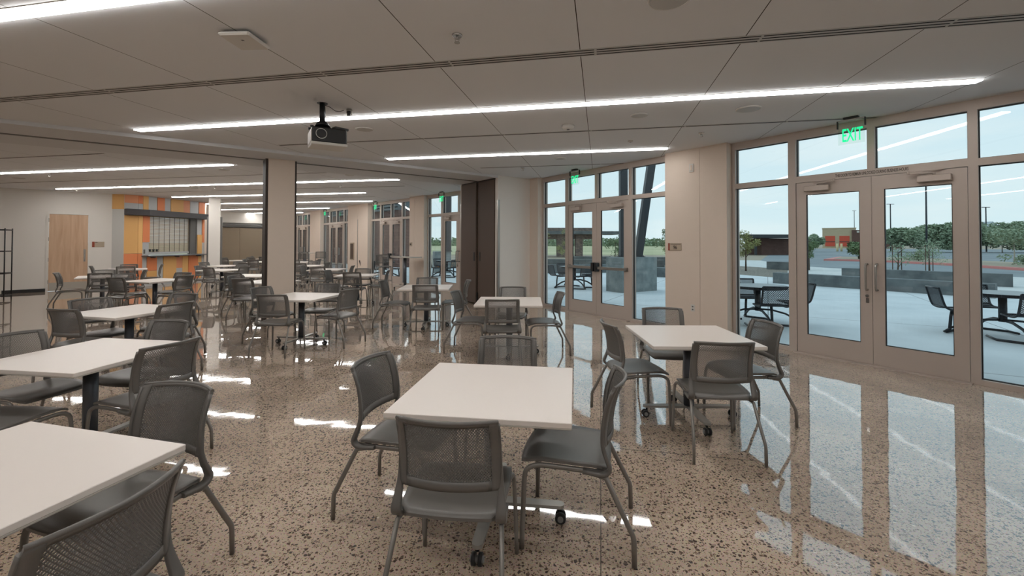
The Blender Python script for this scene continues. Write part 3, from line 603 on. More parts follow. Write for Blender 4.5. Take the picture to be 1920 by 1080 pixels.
# projector
pj = thing('projector', 'ceiling mounted black and white projector on a short black pole', 'projector', (-2.125, 5.08, HC), R(30.7))
MB().bev(-.185, .185, -.155, .155, -.5, -.33, .012).build('body', M['black'], pj)
b = MB(); b.bev(-.19, .19, -.16, .16, -.53, -.497, .006); b.build('lower_shell', M['white'], pj)
MB().bev(-.195, -.183, -.15, .15, -.5, -.36, .004).build('side_panel', M['white'], pj)
ln = MB(); ln.tube([(-.09, -.15, -.41), (-.09, -.175, -.41)], [.062, .058], 26); ln = ln.build('lens', M['black'], pj)
b = MB(); n = 28
for k in range(n):
    a0, a1 = 2*PI*k/n, 2*PI*(k+1)/n; b.bar((-.09+.055*math.cos(a0), -.177, -.41+.055*math.sin(a0)), (-.09+.055*math.cos(a1), -.177, -.41+.055*math.sin(a1)), .006, .006)
b.build('lens_ring', M['steel'], ln)
b = MB(); b.cyl(-.05, .08, -.22, 0, .03, 16); b.tube([(-.05, .08, -.003), (-.05, .08, 0)], [.06, .06], 18); b.build('mount_pole', M['blackmetal'], pj)
b = MB(); b.tube([(-.05, .05, -.3), (-.05, .07, -.25), (-.05, .08, -.22)], [.09, .07, .035], 16); b.bar((-.2, .05, -.32), (.2, .05, -.32), .03, .02); b.bar((.05, -.1, -.315), (.2, -.05, -.315), .08, .025); b.bar((-.18, -.1, -.32), (-.12, .1, -.32), .03, .02); b.build('mount_bracket', M['blackmetal'], pj)
b = MB(); b.tube([(-.02, .1, -.01), (.04, .12, -.02), (.1, .14, -.05), (.16, .17, -.04), (.21, .2, -.01)], .004, 6); b.tube([(-.02, .1, -.01), (-.01, .12, -.1), (-.015, .1, -.24)], .003, 6); b.build('cable', M['black'], pj)
t = thing('ceiling_outlet_box', 'small steel outlet box feeding the projector cable', 'outlet box', (-1.98, 5.36, HC), R(10)); MB().bev(-.03, .03, -.035, .035, -.06, 0, .004).build('box', M['steel'], t); MB().bev(-.02, .02, -.055, -.03, -.09, -.03, .004).build('plug', M['black'], t)

# ------------------------------------------------------------------ wire shelf at far left
t = thing('wire_shelf', 'open black metal shelf rack against the left wall', 'shelf', (-14.1, 11.83, 0), R(31))
for x, y in ((-.45, -.22), (.45, -.22), (-.45, .22), (.45, .22)): MB().cyl(x, y, 0, 1.93, .014, 8).build('post', M['blackmetal'], t)
for z in (.12, .72, 1.32, 1.9):
    b = MB(); b.box(-.45, .45, -.23, -.215, z-.03, z); b.box(-.45, .45, .215, .23, z-.03, z); b.box(-.46, -.445, -.22, .22, z-.03, z); b.box(.445, .46, -.22, .22, z-.03, z)
    for k in range(14): b.box(-.42+k*.065, -.415+k*.065, -.22, .22, z-.008, z-.003)
    b.build('shelf', M['blackmetal'], t)

# ------------------------------------------------------------------ chair
def lattice(fn, a0, a1, w0, w1, pa, pw, th, hole=.69):   # sheet of diamonds with diamond holes; fn(a,w)->(p,n)
    b = MB(); na = int((a1-a0)/pa); nw = int((w1-w0)/pw); key = {}; vs = []; fs = []
    def vert(a, w, side, k=None):
        kk = (round(a, 5), round(w, 5), side, k)
        if kk not in key:
            p, n = fn(a, w); key[kk] = len(vs); vs.append(Vector(p)+Vector(n)*(th/2*side))
        return key[kk]
    for i in range(na+1):
        for j in range(nw*2+1):
            ca = a0+(i+(.5 if j % 2 else 0))*pa; cw = w0+j*pw/2
            if ca > a1 or cw > w1: continue
            out = [(ca+pa/2, cw), (ca, cw+pw/2), (ca-pa/2, cw), (ca, cw-pw/2)]
            inn = [(ca+pa/2*hole, cw), (ca, cw+pw/2*hole), (ca-pa/2*hole, cw), (ca, cw-pw/2*hole)]
            o = [[vert(x, y, s) for x, y in out] for s in (1, -1)]; q = [[vert(x, y, s, 'i') for x, y in inn] for s in (1, -1)]
            for k in range(4):
                l = (k+1) % 4
                fs.append((o[0][k], o[0][l], q[0][l], q[0][k])); fs.append((o[1][l], o[1][k], q[1][k], q[1][l])); fs.append((q[0][k], q[0][l], q[1][l], q[1][k]))
    b.add(vs, fs); return b
def bez(pts, t):
    n = len(pts)-1; i = min(int(t*n), n-1); f = t*n-i; p0 = pts[max(i-1, 0)]; p1 = pts[i]; p2 = pts[i+1]; p3 = pts[min(i+2, n)]
    return tuple(.5*((2*p1[k])+(-p0[k]+p2[k])*f+(2*p0[k]-5*p1[k]+4*p2[k]-p3[k])*f*f+(-p0[k]+3*p1[k]-3*p2[k]+p3[k])*f**3) for k in range(len(p1)))
PROF = [(-.187, .545), (-.187, .61), (-.196, .69), (-.214, .77), (-.245, .85)]       # back: y, z
def backfn(a, w):
    y, z = bez(PROF, min(max(w, 0), 1)); y1, z1 = bez(PROF, min(w+.02, 1)); y0, z0 = bez(PROF, max(w-.02, 0))
    hw = .219-.006*w; c = .046+.014*w
    x = hw*a; ny = z1-z0; nz = -(y1-y0); l = math.hypot(ny, nz) or 1
    zz = z-.006*(abs(a)**3)*(1 if w > .9 else 0)
    sl = 2*c*a/hw; v = Vector((-sl, ny/l, nz/l)).normalized()
    return (x, y-c*(1-a*a), zz), v
def make_chair():
    t = thing('cafe_chair', '', 'chair', (0, 0, 0), 0, 'grey mesh back chairs')
    def seat(u, v):
        a = u*2-1; hw = .212+.016*math.sin(v*PI); e = 1-.18*max(0, (v-.85)/.15)**2-.14*max(0, (.12-v)/.12)**2
        y = -.215+.45*v+.012*(1-a*a)*(-1 if v < .5 else 1)*abs(v-.5)*2
        z = .447-.014*(1-a*a)*math.sin(PI*min(1, v*1.15))+.010*math.sin(v*PI*.9)-.03*max(0, (v-.78)/.22)**1.6-.018*max(0, (.1-v)/.1)
        return (a*hw*e, y, z), (0, 0, 1)
    st = MB().grid(seat, 14, 16, .013).build('seat', M['plastic'], t)
    bk = MB()
    def cell(a0, a1, w0, w1, nu, nv, th): bk.grid(lambda u, v: backfn(a0+(a1-a0)*u, w0+(w1-w0)*v), nu, nv, th)
    A = .83
    cell(-1, -A, 0, 1, 2, 14, .014); cell(A, 1, 0, 1, 2, 14, .014); cell(-A, A, .93, 1, 16, 1, .014); cell(-A, A, 0, .17, 16, 2, .014)
    # rolled top edge
    bk.tube([backfn(-1+2*k/18, 1)[0] for k in range(19)], .0085, 8)
    back = bk.build('backrest', M['plastic'], t)
    lattice(backfn, -.86, .86, .14, .96, .052, .042, .0045).build('perforated_panel', M['plastic'], back, fix=False)
    for s in (-1, 1):
        fr = MB(); pts = [(s*.213, -.236, .83), (s*.214, -.203, .74), (s*.216, -.189, .66), (s*.217, -.185, .58), (s*.219, -.194, .53), (s*.222, -.213, .48), (s*.223, -.222, .45), (s*.222, -.205, .425), (s*.218, -.16, .418), (s*.215, -.09, .424)]
        P = [bez(pts, k/26) for k in range(27)]
        fr.strip(P, [.014+.03*min(1, max(0, (k-6)/10)) for k in range(27)], [.014+.006*min(1, k/14) for k in range(27)]); fr.build('back_post', M['plastic'], t)
    for s in (-1, 1):
        f = [(s*.20, -.19, .418), (s*.212, -.05, .424), (s*.216, .09, .428), (s*.219, .15, .424), (s*.222, .19, .405), (s*.226, .207, .37), (s*.232, .212, .25), (s*.24, .22, 0.004)]
        MB().tube([bez(f, k/22) for k in range(23)], .0105, 9, 1.25).build('leg', M['legs'], t)
        r = [(s*.21, -.15, .41), (s*.222, -.205, .40), (s*.236, -.285, .24), (s*.243, -.327, .16), (s*.245, -.335, .13), (s*.246, -.338, .004)]
        MB().tube([r[0], r[1], r[2], (s*.2425, -.318, .175), (s*.2445, -.331, .15), r[4], r[5]], .0105, 9, 1.25).build('leg', M['legs'], t)
    MB().bar((-.21, -.17, .415), (.21, -.17, .415), .03, .012).build('crossbar', M['legs'], t)
    return t
CH = make_chair(); CHT = tree_of(CH); first_chair = [True]
def chair(x, y, rz, label):
    if first_chair[0]:
        first_chair[0] = False; CH.location = (x, y, 0); CH.rotation_euler = (0, 0, rz); CH['label'] = label; return CH
    return dup(CH, (x, y, 0), rz, label, 'grey mesh back chairs', CHT)

# ------------------------------------------------------------------ table
def make_table():
    t = thing('cafe_table', '', 'table', (0, 0, 0), 0, 'square white tables'); h = .458
    MB().bev(-h, h, -h, h, .712, .737, .0025).build('tabletop', M['lam'], t)
    MB().bev(-h+.001, h-.001, -h+.001, h-.001, .704, .712, .002).build('edge_band', M['lamedge'], t)
    MB().cyl(0, 0, .1, .69, .045, 28).build('column', M['pole'], t)
    b = MB(); b.bev(-.14, .14, -.1, .1, .69, .704, .004); b.box(-.2, -.08, -.02, .02, .66, .7); b.build('tilt_bracket', M['black'], t)
    for k in range(4):
        a = k*PI/2; c, s = math.cos(a), math.sin(a); b = MB(); pts = []
        for q in range(9): an = -PI/2+PI*q/8; pts.append((.385+.028*math.cos(an), .028*math.sin(an)))
        pts = [(.0, -.034)]+pts+[(.0, .034)]; b.prism([(x*c-y*s, x*s+y*c) for x, y in pts], .085+.001*k, .103+.001*k)
        arm = b.build('base_arm', M['base'], t)
        w = MB(); X = .38; w.tube([(X*c, X*s, .086), (X*c, X*s, .06)], .009, 8)
        for o in (-.017, .017):
            cx, cy = X*c-o*s+.012*c, X*s+o*c+.012*s; w.disc((cx, cy, .0305), (-s, c, 0), .03, .018, 18)
        ca = w.build('caster', M['rubber'], arm)
        hb = MB()
        cx, cy = X*c+.012*c, X*s+.012*s; hb.disc((cx, cy, .0305), (-s, c, 0), .016, .068, 14)
        hb.build('wheel_cap', M['hub'], arm)
    return t
TB = make_table(); TBT = tree_of(TB); first_table = [True]
def table(x, y, a, label):
    if first_table[0]:
        first_table[0] = False; TB.location = (x, y, 0); TB.rotation_euler = (0, 0, a); TB['label'] = label; return
    dup(TB, (x, y, 0), a, label, 'square white tables', TBT)

# tables: centre, angle, name; chairs per side: (side, lateral, distance of back, turn in degrees)
TABLES = [
 (-.112, 2.568, -8, 'the front centre table', [('F', -.05, .75, 1), ('L', -.07, .76, -6), ('R', -.05, .68, -5), ('B', .03, .80, 3)]),
 (1.602, 4.029, -.5, 'the table nearest the right doors', [('F', -.05, .79, -4), ('L', .03, .72, 6), ('R', 0, .70, 6), ('B', -.04, .84, -6)]),
 (-.035, 6.332, -2, 'the table before the brown doors', [('F', -.06, .72, 4), ('L', -.14, .79, -8), ('R', .06, .72, 8), ('B', -.02, .84, -2)]),
 (-1.601, 8.303, 3, 'the square table left of brown doors', [('F', .09, .81, -2), ('L', .02, .80, -5), ('R', .10, .76, 8), ('B', .08, .73, -2)]),
 (-3.25, 6.86, -9, 'the table beside the big column', [('F', .08, .78, 8), ('L', -.06, .75, -6), ('R', .06, .77, -10), ('B', .04, .79, 6)]),
 (-4.65, 5.40, -15.2, 'the third table up the left side', [('F', .01, .66, 4), ('L', -.01, .69, -8), ('R', .01, .73, 0), ('B', .10, .75, 8)]),
 (-3.15, 3.33, -8.5, 'the second table up the left side', [('F', 0, .74, 3), ('L', 0, .74, -4), ('R', -.04, .72, -8), ('B', .07, .70, -3)]),
 (-1.90, 1.51, -14.5, 'the cropped bottom left table', [('B', -.05, .74, 1), ('R', -.04, .81, 6)]),
 (-9.91, 10.73, 40, 'the table before the maple door', [('F', 0, .74, 0), ('L', .1, .76, -4), ('R', 0, .78, 5), ('B', 0, .76, 0)]),
 (-7.75, 9.63, -15, 'the table facing the kiosk shutter', [('F', -.05, .74, 5), ('L', .05, .85, -8), ('R', .05, .78, 6), ('B', .12, .72, 8)]),
 (-11.75, 13.55, 38, 'the table by the yellow kiosk end', [('F', 0, .76, 3), ('L', 0, .80, 0), ('R', 0, .80, 0), ('B', 0, .75, 0)]),
 (-10.2, 15.6, -10, 'the table by the white kiosk column', [('L', 0, .75, 0), ('R', .05, .74, 6), ('B', 0, .75, 0)]),
 (-8.7, 13.3, -11, 'the table right of the kiosk counter', [('F', .26, .75, -6), ('L', 0, .76, 0), ('R', .05, .74, 5), ('B', 0, .75, 0)]),
 (-6.53, 11.1, 0, 'the table just left of the column', [('F', 0, .74, 0)]),
 (-5.16, 9.38, -8, 'the table half hidden by the column', [('F', 0, .74, 5), ('L', 0, .76, -6)]),
 (-3.94, 11.31, 6, 'the table right of the big column', [('F', .03, .70, -3), ('L', -.08, .76, -6), ('R', .05, .74, 6), ('B', .04, .80, 0)]),
 (-5.68, 13.65, 3, 'the second table right of the column', [('F', 0, .80, 0), ('L', 0, .76, 0), ('R', 0, .76, 5), ('B', 0, .78, 0)]),
 (-7.3, 15.8, 0, 'the third table right of the column', [('F', .1, .75, 0), ('R', 0, .74, 0), ('B', .1, .75, 0)]),
 (-8.9, 18.7, 5, 'the farthest table right of the column', [('F', 0, .75, 0), ('R', 0, .75, 0)]),
 (-10.5, 18.7, 0, 'the far hall table nearest the column', [('F', 0, .75, 4), ('L', 0, .75, 0), ('R', 0, .75, 0), ('B', 0, .75, 0)]),
 (-12.45, 20.1, -12, 'the far hall table farthest left', [('F', 0, .75, 6), ('L', 0, .75, 0), ('R', 0, .75, 0), ('B', 0, .75, 0)]),
 (-12.4, 22.6, 10, 'the last table before the tan partition', [('F', 0, .75, 0), ('R', 0, .75, 0), ('L', 0, .78, 6)]),
]
SIDE = {'F': (0, 'near side'), 'L': (-90, 'left side'), 'R': (90, 'right side'), 'B': (180, 'far side')}
for x, y, a, nm, cs in TABLES:
    table(x, y, R(a), 'white square caster table, '+nm.replace('the table', 'the one', 1))
    for sd, lat, dist, tw in cs:
        base, sn = SIDE[sd]; d = R(a+base); fx, fy = -math.sin(d), math.cos(d); lx, ly = math.cos(d), math.sin(d)
        mx, my = x+lx*lat-fx*dist, y+ly*lat-fy*dist       # centre of the top rail ends
        h = d+R(tw); ox, oy = mx-math.sin(h)*.24, my+math.cos(h)*.24
        chair(ox, oy, h, 'grey mesh back chair on the %s of %s' % (sn, nm))

# ------------------------------------------------------------------ bar tables and stools
def bar_table(x, y, a, label):
    t = thing('bar_height_table', label, 'bar table', (x, y, 0), a, 'bar height tables')
    MB().bev(-.48, .48, -.26, .26, 1.05, 1.08, .004).build('tabletop', M['lam'] if False else M['lamedge'], t); MB().cyl(-.05, 0, .1, 1.05, .05, 20).build('column', M['pole'], t)
    for k in range(4):
        an = k*PI/2+PI/4; c, s = math.cos(an), math.sin(an); arm = MB().bar((-.05, 0, .094), (-.05+.36*c, .36*s, .094), .05, .018).build('base_arm', M['base'], t)
        MB().disc((-.05+.35*c, .35*s, .032), (-s, c, 0), .03, .04, 14).build('caster', M['rubber'], arm)
def stool(x, y, a, label):
    t = thing('bar_stool', label, 'bar stool', (x, y, 0), a, 'mesh back bar stools'); z = .31
    MB().grid(lambda u, v: (((u*2-1)*.21, -.2+.42*v, .747-.02*max(0, (v-.8)/.2)), (0, 0, 1)), 6, 8, .015).build('seat', M['plastic'], t)
    f = lambda a_, w: ((lambda p, n: ((p[0], p[1], p[2]+z-.02), n))(*backfn(a_, w)))
    b = MB()
    for a0, a1, w0, w1 in ((-1, -.85, 0, 1), (.85, 1, 0, 1), (-.85, .85, .92, 1), (-.85, .85, 0, .12)): b.grid(lambda u, v: f(a0+(a1-a0)*u, w0+(w1-w0)*v), 4, 8, .014)
    bb = b.build('backrest', M['plastic'], t); lattice(f, -.88, .88, .1, .96, .104, .084, .005).build('perforated_panel', M['plastic'], bb, fix=False)
    for s in (-1, 1):
        MB().tube([(s*.21, -.23, 1.1), (s*.215, -.2, .86), (s*.22, -.22, .74), (s*.2, -.1, .73)], .014, 8).build('back_post', M['plastic'], t)
        MB().tube([(s*.2, -.19, .73), (s*.23, -.29, .2), (s*.235, -.31, .004)], .012, 8).build('leg', M['legs'], t); MB().tube([(s*.2, .18, .73), (s*.225, .22, .3), (s*.23, .24, .004)], .012, 8).build('leg', M['legs'], t)
    b = MB(); P = [(-.222, .225, .27), (.222, .225, .27), (.228, -.28, .27), (-.228, -.28, .27), (-.222, .225, .27)]
    for i in range(4): b.bar(P[i], P[i+1], .016, .016)
    b.build('footrest', M['legs'], t)
bar_table(-3.58, 15.0, TH2+R(14), 'narrow bar height table standing before the brick view windows')
stool(-4.4, 15.2, R(-150), 'mesh back bar stool at the left end of the nearer bar table')
bar_table(-9.6, 20.6, TH2, 'far bar height table seen right of the big column')
stool(-9.3, 20.0, 0, 'bar stool in front of the far bar table')
stool(-8.75, 20.3, R(20), 'bar stool at the right end of the far bar table')

# ------------------------------------------------------------------ outdoors
struct(MB().prism([(-600, -60), (1600, -60), (1600, 1400), (-600, 1400)], -.6, -.05).build('ground', M['sand']))
struct(MB().prism([W1(9.3, 7.24), W1(9.3, 24), (13.6, 13.2), (11.3, 16.4), (12.3, 19.8), (11.3, 22.4), (8, 24), (2, 26), (-8, 30), (-16, 34), W2(-28.6, 8.36), W2(-8.8, 8.36), W1(-8.8, 7.24)], -.3, -.012).build('patio_paving', M['concrete']))
struct(MB().prism([(30, 8), (24.5, 20), (22, 24.7), (20.4, 28.3), (19.8, 31.6), (22.6, 40.3), (36, 62), (70, 135), (150, 120), (130, 30)], -.3, -.03).build('road', M['asphalt']))
struct(MB().prism([(11.3, 16.4), (13.8, 12.6), (22, 8), (30, 8), (24.5, 20), (22, 24.7), (20.4, 28.3), (19.8, 31.6), (22.6, 40.3), (20, 42), (16.5, 33), (15.5, 30.7), (16.8, 27), (12.3, 19.8)], -.3, -.02).build('sidewalk', M['lightcurb']))
struct(MB().prism([(11.3, 22.4), (12.3, 19.8), (16.8, 27), (15.5, 30.7), (16.5, 33), (13, 38), (5, 34), (8, 24)], -.3, -.008).build('gravel_bed', M['gravel']))
struct(MB().prism([(-160, 60), (30, 58), (60, 130), (120, 600), (-200, 600)], -.3, -.035).build('field', M['field']))
def isl(z0, z1, m, poly, name): return struct(MB().prism(poly, z0, z1).build(name, M[m]))
isl(-.1, .12, 'redcurb', [(28.5, 40.5), (29.9, 39.3), (31.5, 37.2), (31.4, 31.3), (30, 25.9), (29.5, 18), (38, 18), (39, 34), (41, 44), (35.5, 48)], 'red_kerb')
isl(.1, .14, 'sand', [(29.5, 40.6), (30.3, 39.6), (31.9, 37.3), (31.8, 31.3), (30.4, 25.9), (29.9, 18.3), (37.6, 18.3), (38.6, 34), (40.6, 43.8), (35.5, 47.5)], 'island_soil')
def lowwall(pts, h, th, label):
    b = MB()
    for i in range(len(pts)-1):
        A, B = pts[i], pts[i+1]; dx, dy = B[0]-A[0], B[1]-A[1]; l = math.hypot(dx, dy); nx, ny = -dy/l*th, dx/l*th
        b.prism([A, B, (B[0]+nx, B[1]+ny), (A[0]+nx, A[1]+ny)], -.05, h)
    return tag(b.build('bench_wall', M['cwall'], fix=True), label, 'low wall', 'low concrete bench walls')
lowwall([(10.3, 17.5), (13.9, 12.75)], .40, .45, 'long low dark concrete bench wall outside the right doors, nearer one')
lowwall([(14.8, 19.9), (18.2, 16.1)], .45, .45, 'second low concrete wall behind the bench wall outside the right doors')
lowwall([(15.4, 26.8), (16.4, 25.4)], .45, .9, 'short concrete block in the gravel outside the left sidelight of the right doors')
lowwall([(.8, 22.6), (5.2, 23.4)], .42, .4, 'low concrete planter wall beyond the table outside the middle doors')
lowwall([(2.0, 28.5), (9.5, 27.6)], .5, .4, 'long planter wall in front of the stone shelter')
lowwall([(6.2, 20.9), (8.6, 19.2)], .42, .5, 'dark low wall right of the concrete pier')
lowwall([(4.0, 33.0), (12.5, 31.0)], .55, .4, 'farthest planter wall before the field')
# steel columns on concrete piers
def pier(x, y, a, lx, ly, label): return tag(MB().bev(0, lx, 0, ly, -.05, 1.1, .01).build('concrete_pier', M['pier'], loc=(x, y, 0), rz=a), label, 'concrete pier', 'board marked concrete piers')
pier(3.47, 13.92, R(30.6), 1.57, .75, 'board marked concrete pier carrying two steel columns outside the middle doors')
pier(-3.95, 22.7, R(20), .85, .7, 'concrete pier outside the glass door left of the brown doors')
def scol(p, q, w, label):
    t = thing('steel_column', label, 'steel column', (p[0], p[1], p[2]), 0, 'dark steel canopy columns'); d = Vector(q)-Vector(p)
    MB().bar((0, 0, .02), d, w, w).build('shaft', M['steelcol'], t); MB().bev(-.2, .2, -.15, .15, 0, .02, .003).build('base_plate', M['steelcol'], t)
    b = MB()
    for sx in (-.15, .15):
        for sy in (-.1, .1): b.cyl(sx, sy, .02, .05, .015, 6)
    b.build('bolts', M['steelcol'], t)
scol((3.66, 14.55, 1.1), (3.66, 14.55, 7.5), .24, 'vertical dark steel column rising from the concrete pier')
scol((4.2, 14.75, 1.1), (5.05, 14.75, 7.0), .24, 'leaning dark steel column rising from the concrete pier')
scol((-3.3, 22.95, 1.1), (-3.3, 22.95, 7.0), .28, 'vertical steel column seen through the door left of the brown doors')
# stone shelter
t = thing('shelter', 'stone pier shelter with flat roof across the patio', 'shelter', (0, 0, 0))
MB().bev(1.8, 12.2, 49, 54, 2.5, 2.85, .02).build('roof_slab', M['cwall'], t); MB().box(1.9, 9.6, 51.5, 52.5, 2.85, 3.3).build('parapet', M['stone'], t)
for x0, x1 in ((1.8, 3.4), (5.1, 6.4), (7.2, 8.0), (9.3, 10.0)): MB().box(x0, x1, 50, 51, -.05, 2.5).build('pier', M['stone'], t)
MB().box(1.8, 10, 50.2, 50.9, 1.95, 2.5).build('beam', M['stone'], t)
# brick wing seen through the far bays
t = thing('brick_wing', 'brown brick building wing with louvred top beyond the far doors', 'building', (0, 0, 0), TH2)
MB().box(-70, -25.2, 13.6, 15.6, -.05, 3.6).build('wall', M['brick'], t); b = MB()
for k in range(14): b.box(-70, -25.2, 13.4, 13.6, 3.62+k*.2, 3.62+k*.2+.12)
b.box(-70, -25.3, 13.6, 15.6, 3.6, 6.5); b.build('louvre_screen', M['louvre'], t)
# buildings in the distance
t = thing('fire_station', 'tan block building with red roll doors beyond the road', 'building', (105.2, 150, 0), R(-35))
MB().box(0, 9, 0, 10, -.05, 6.45).build('wall', M['tanblock'], t); MB().box(7.9, 20, -.6, 9, -.05, 5.9).build('brick_wing', M['brick'], t)
MB().box(-.1, 9.1, -.12, 10.1, 6.45, 6.7).build('parapet', M['tanblock'], t); MB().box(9.2, 12, -.66, -.6, 5.0, 5.6).build('name_sign', M['white'], t)
for x0 in (.75, 4.6):
    d = MB().box(x0, x0+2.7, -.1, .0, .5, 4.0).build('roll_door', M['reddoor'], t); MB().box(x0, x0+2.7, -.13, -.1, 1.9, 2.2).build('window_strip', M['brick'], d)
t = thing('carport', 'dark flat roof carport with brown block store outside the left sidelight', 'carport', (0, 0, 0))
MB().bev(29, 37.6, 58, 66, 2.25, 2.7, .02).build('roof_slab', M['steelcol'], t); MB().box(33.8, 38.5, 60, 64, -.05, 2.2).build('store_wall', M['brick'], t)
for x in (32.4, 37.2): MB().box(x, x+.25, 59, 59.25, -.05, 2.25).build('post', M['steelcol'], t)
for x, y, h, l in ((56.2, 60, 9.6, 'tall dark lamp post seen through the right door glass'), (77, 90, 9.6, 'lamp post with double arm at the left edge of the right door glass'), (130, 168, 14, 'thin mast beside the red door building'), (90, 84, 8.5, 'utility pole above the hedge seen in the right sidelight')):
    t = thing('lamp_post', l, 'pole', (x, y, -.05), 0, 'poles across the road'); MB().tube([(0, 0, 0), (0, 0, h)], [.12, .09], 10).build('pole', M['steelcol'], t); MB().bar((-.7, 0, h), (.7, 0, h), .25, .1).build('arm', M['steelcol'], t)
for x, l in ((63.2, 'left'), (64.0, 'right')): tag(MB().cyl(x, 86, -.05, 1.5, .18, 12).build('bollard', M['bollard']), '%s cream bollard before the red door building' % l, 'bollard', 'cream bollards')
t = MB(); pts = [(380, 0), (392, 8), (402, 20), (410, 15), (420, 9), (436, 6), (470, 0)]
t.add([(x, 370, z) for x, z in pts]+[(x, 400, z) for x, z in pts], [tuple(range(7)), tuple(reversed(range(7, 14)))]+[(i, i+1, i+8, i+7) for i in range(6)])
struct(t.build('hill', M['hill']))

def plant(name, x, y, h, r, cz, n, leaf, label, group, trunk='bark', stakes=0, lsz=.07, cat='tree', z0=0, flat=1.0, lean=0):
    rnd = random.Random(int(x*97+y*31)); t = thing(name, label, cat, (x, y, z0), 0, group)
    b = MB(); tr = .018+h*.008
    b.tube([(0, 0, -.05), (lean*.4, 0, h*.3), (lean, .02, h*.75)], [tr*1.4, tr, tr*.4], 7)
    for k in range(5):
        an = k*1.26+rnd.random(); z = h*(.3+.1*k); b.tube([(lean*.5, 0, z), (lean*.5+math.cos(an)*r*.5, math.sin(an)*r*.5, z+h*.16)], [tr*.6, tr*.2], 5)
    b.build('trunk', M[trunk], t); c = MB(); vs = []; fs = []
    blobs = [(rnd.gauss(0, r*.45), rnd.gauss(0, r*.45), cz+rnd.gauss(0, (h-cz)*.45)*flat, r*rnd.uniform(.35, .6)) for _ in range(9)]
    for i in range(n):
        bx, by, bz, br = rnd.choice(blobs); d = Vector((rnd.gauss(0, 1), rnd.gauss(0, 1), rnd.gauss(0, 1))).normalized()*br*rnd.random()**.4
        p = Vector((bx+lean*.7, by, bz))+d; p.z = min(max(p.z, h*.12), h); u = Vector((rnd.gauss(0, 1), rnd.gauss(0, 1), rnd.gauss(0, .6))).normalized(); w = u.cross(Vector((rnd.gauss(0, 1), rnd.gauss(0, 1), rnd.gauss(0, 1)))).normalized()
        s = lsz*rnd.uniform(.6, 1.3); o = len(vs); vs += [p-u*s, p-w*s*.4, p+u*s, p+w*s*.4]; fs.append((o, o+1, o+2, o+3))
    c.add(vs, fs); c.build('crown', M[leaf], t, fix=False)
    if stakes:
        for sx in (-.2, .2): MB().cyl(sx, 0, -.05, stakes, .02, 6).build('stake', M['bark'], t)
plant('young_tree', 13.2, 25.0, 2.45, .6, 1.5, 1500, 'leafy', 'yellow green young tree in gravel outside the left sidelight of the right doors', 'young trees around the patio', lsz=.06)
plant('young_tree', 17.5, 26.1, 2.3, .5, 1.5, 1100, 'leaf', 'young green tree at the left edge of the left door glass', 'young trees around the patio', lsz=.06)
plant('young_tree', 22.7, 24.1, 1.9, .75, 1.2, 700, 'leafd', 'sparse staked tree in the middle of the right door glass', 'young trees around the patio', stakes=1.5, lsz=.045)
plant('young_tree', 17.3, 19.9, 1.6, .5, 1.0, 420, 'leafd', 'sparse staked tree at the left edge of the right door glass', 'young trees around the patio', stakes=1.45, lsz=.045, lean=.1)
plant('desert_tree', 34.6, 30.5, 2.4, 1.3, 1.9, 1500, 'leafd', 'pale trunk desert tree on the red kerb island at far right', 'desert trees across the road', 'palebark', lsz=.1, z0=.14)
plant('shrub', 32.8, 28.3, .7, .7, .4, 700, 'leafd', 'low shrub on the island seen in the right sidelight', 'shrubs on the island', lsz=.08, cat='shrub', z0=.14)
plant('shrub', 33.5, 36.5, 1.0, .9, .5, 900, 'leafd', 'grey green shrub on the island seen in the right door glass', 'shrubs on the island', lsz=.09, cat='shrub', z0=.14)
plant('shrub', 31.5, 40.2, 1.3, .8, .8, 700, 'leaf', 'spiky shrub on the island tip seen in the left door glass', 'shrubs on the island', lsz=.16, cat='shrub', z0=.14)
plant('shrub', 69.2, 88, 1.7, 1.3, .9, 900, 'leaf', 'dark bushy shrub in front of the red door building', 'shrubs on the island', lsz=.4, cat='shrub')
k = 0
for px, h in ((70, 4.2), (76, 4.8), (81, 5.2), (86, 5.2), (91, 5.4), (97, 6.0), (104, 6.2), (55, 3.2)):
    k += 1; nm = ['pale mesquite tree left of the tall lamp post', 'broad mesquite tree right behind the tall lamp post', 'green mesquite tree in the row, third from the left', 'mesquite tree at the right side of the right door glass', 'mesquite tree hidden partly by the thick door frame', 'tall mesquite tree in the right sidelight, left one', 'tall mesquite tree in the right sidelight, right one', 'small hedge tree at the left edge of the left door glass'][k-1]
    plant('desert_tree', px, 82-(px-50)*.12, h, (3.2 if px > 60 else 1.7), h*.58, 5600, 'leafd', nm, 'desert trees across the road', 'palebark', lsz=.3, flat=.8)
plant('young_tree', 1.6, 25.5, 2.1, .5, 1.3, 900, 'leafy', 'young tree in the planter at the left edge of the middle doors', 'young trees around the patio', lsz=.05)
plant('young_tree', 3.2, 26.2, 2.4, .45, 1.4, 800, 'leafy', 'young tree in front of the stone shelter piers', 'young trees around the patio', lsz=.05)
plant('young_tree', 6.6, 27.4, 2.2, .6, 1.4, 900, 'leaf', 'staked tree left of the steel columns', 'young trees around the patio', stakes=1.6, lsz=.05)
plant('young_tree', 9.4, 27.0, 2.5, .5, 1.4, 900, 'leaf', 'thin tree right of the leaning steel column', 'young trees around the patio', lsz=.05)
plant('young_tree', 8.6, 24.2, 2.3, .4, 1.3, 700, 'leafy', 'thin tree against the beige pier edge in the middle doors', 'young trees around the patio', lsz=.05)
rnd = random.Random(5); c = MB(); vs = []; fs = []
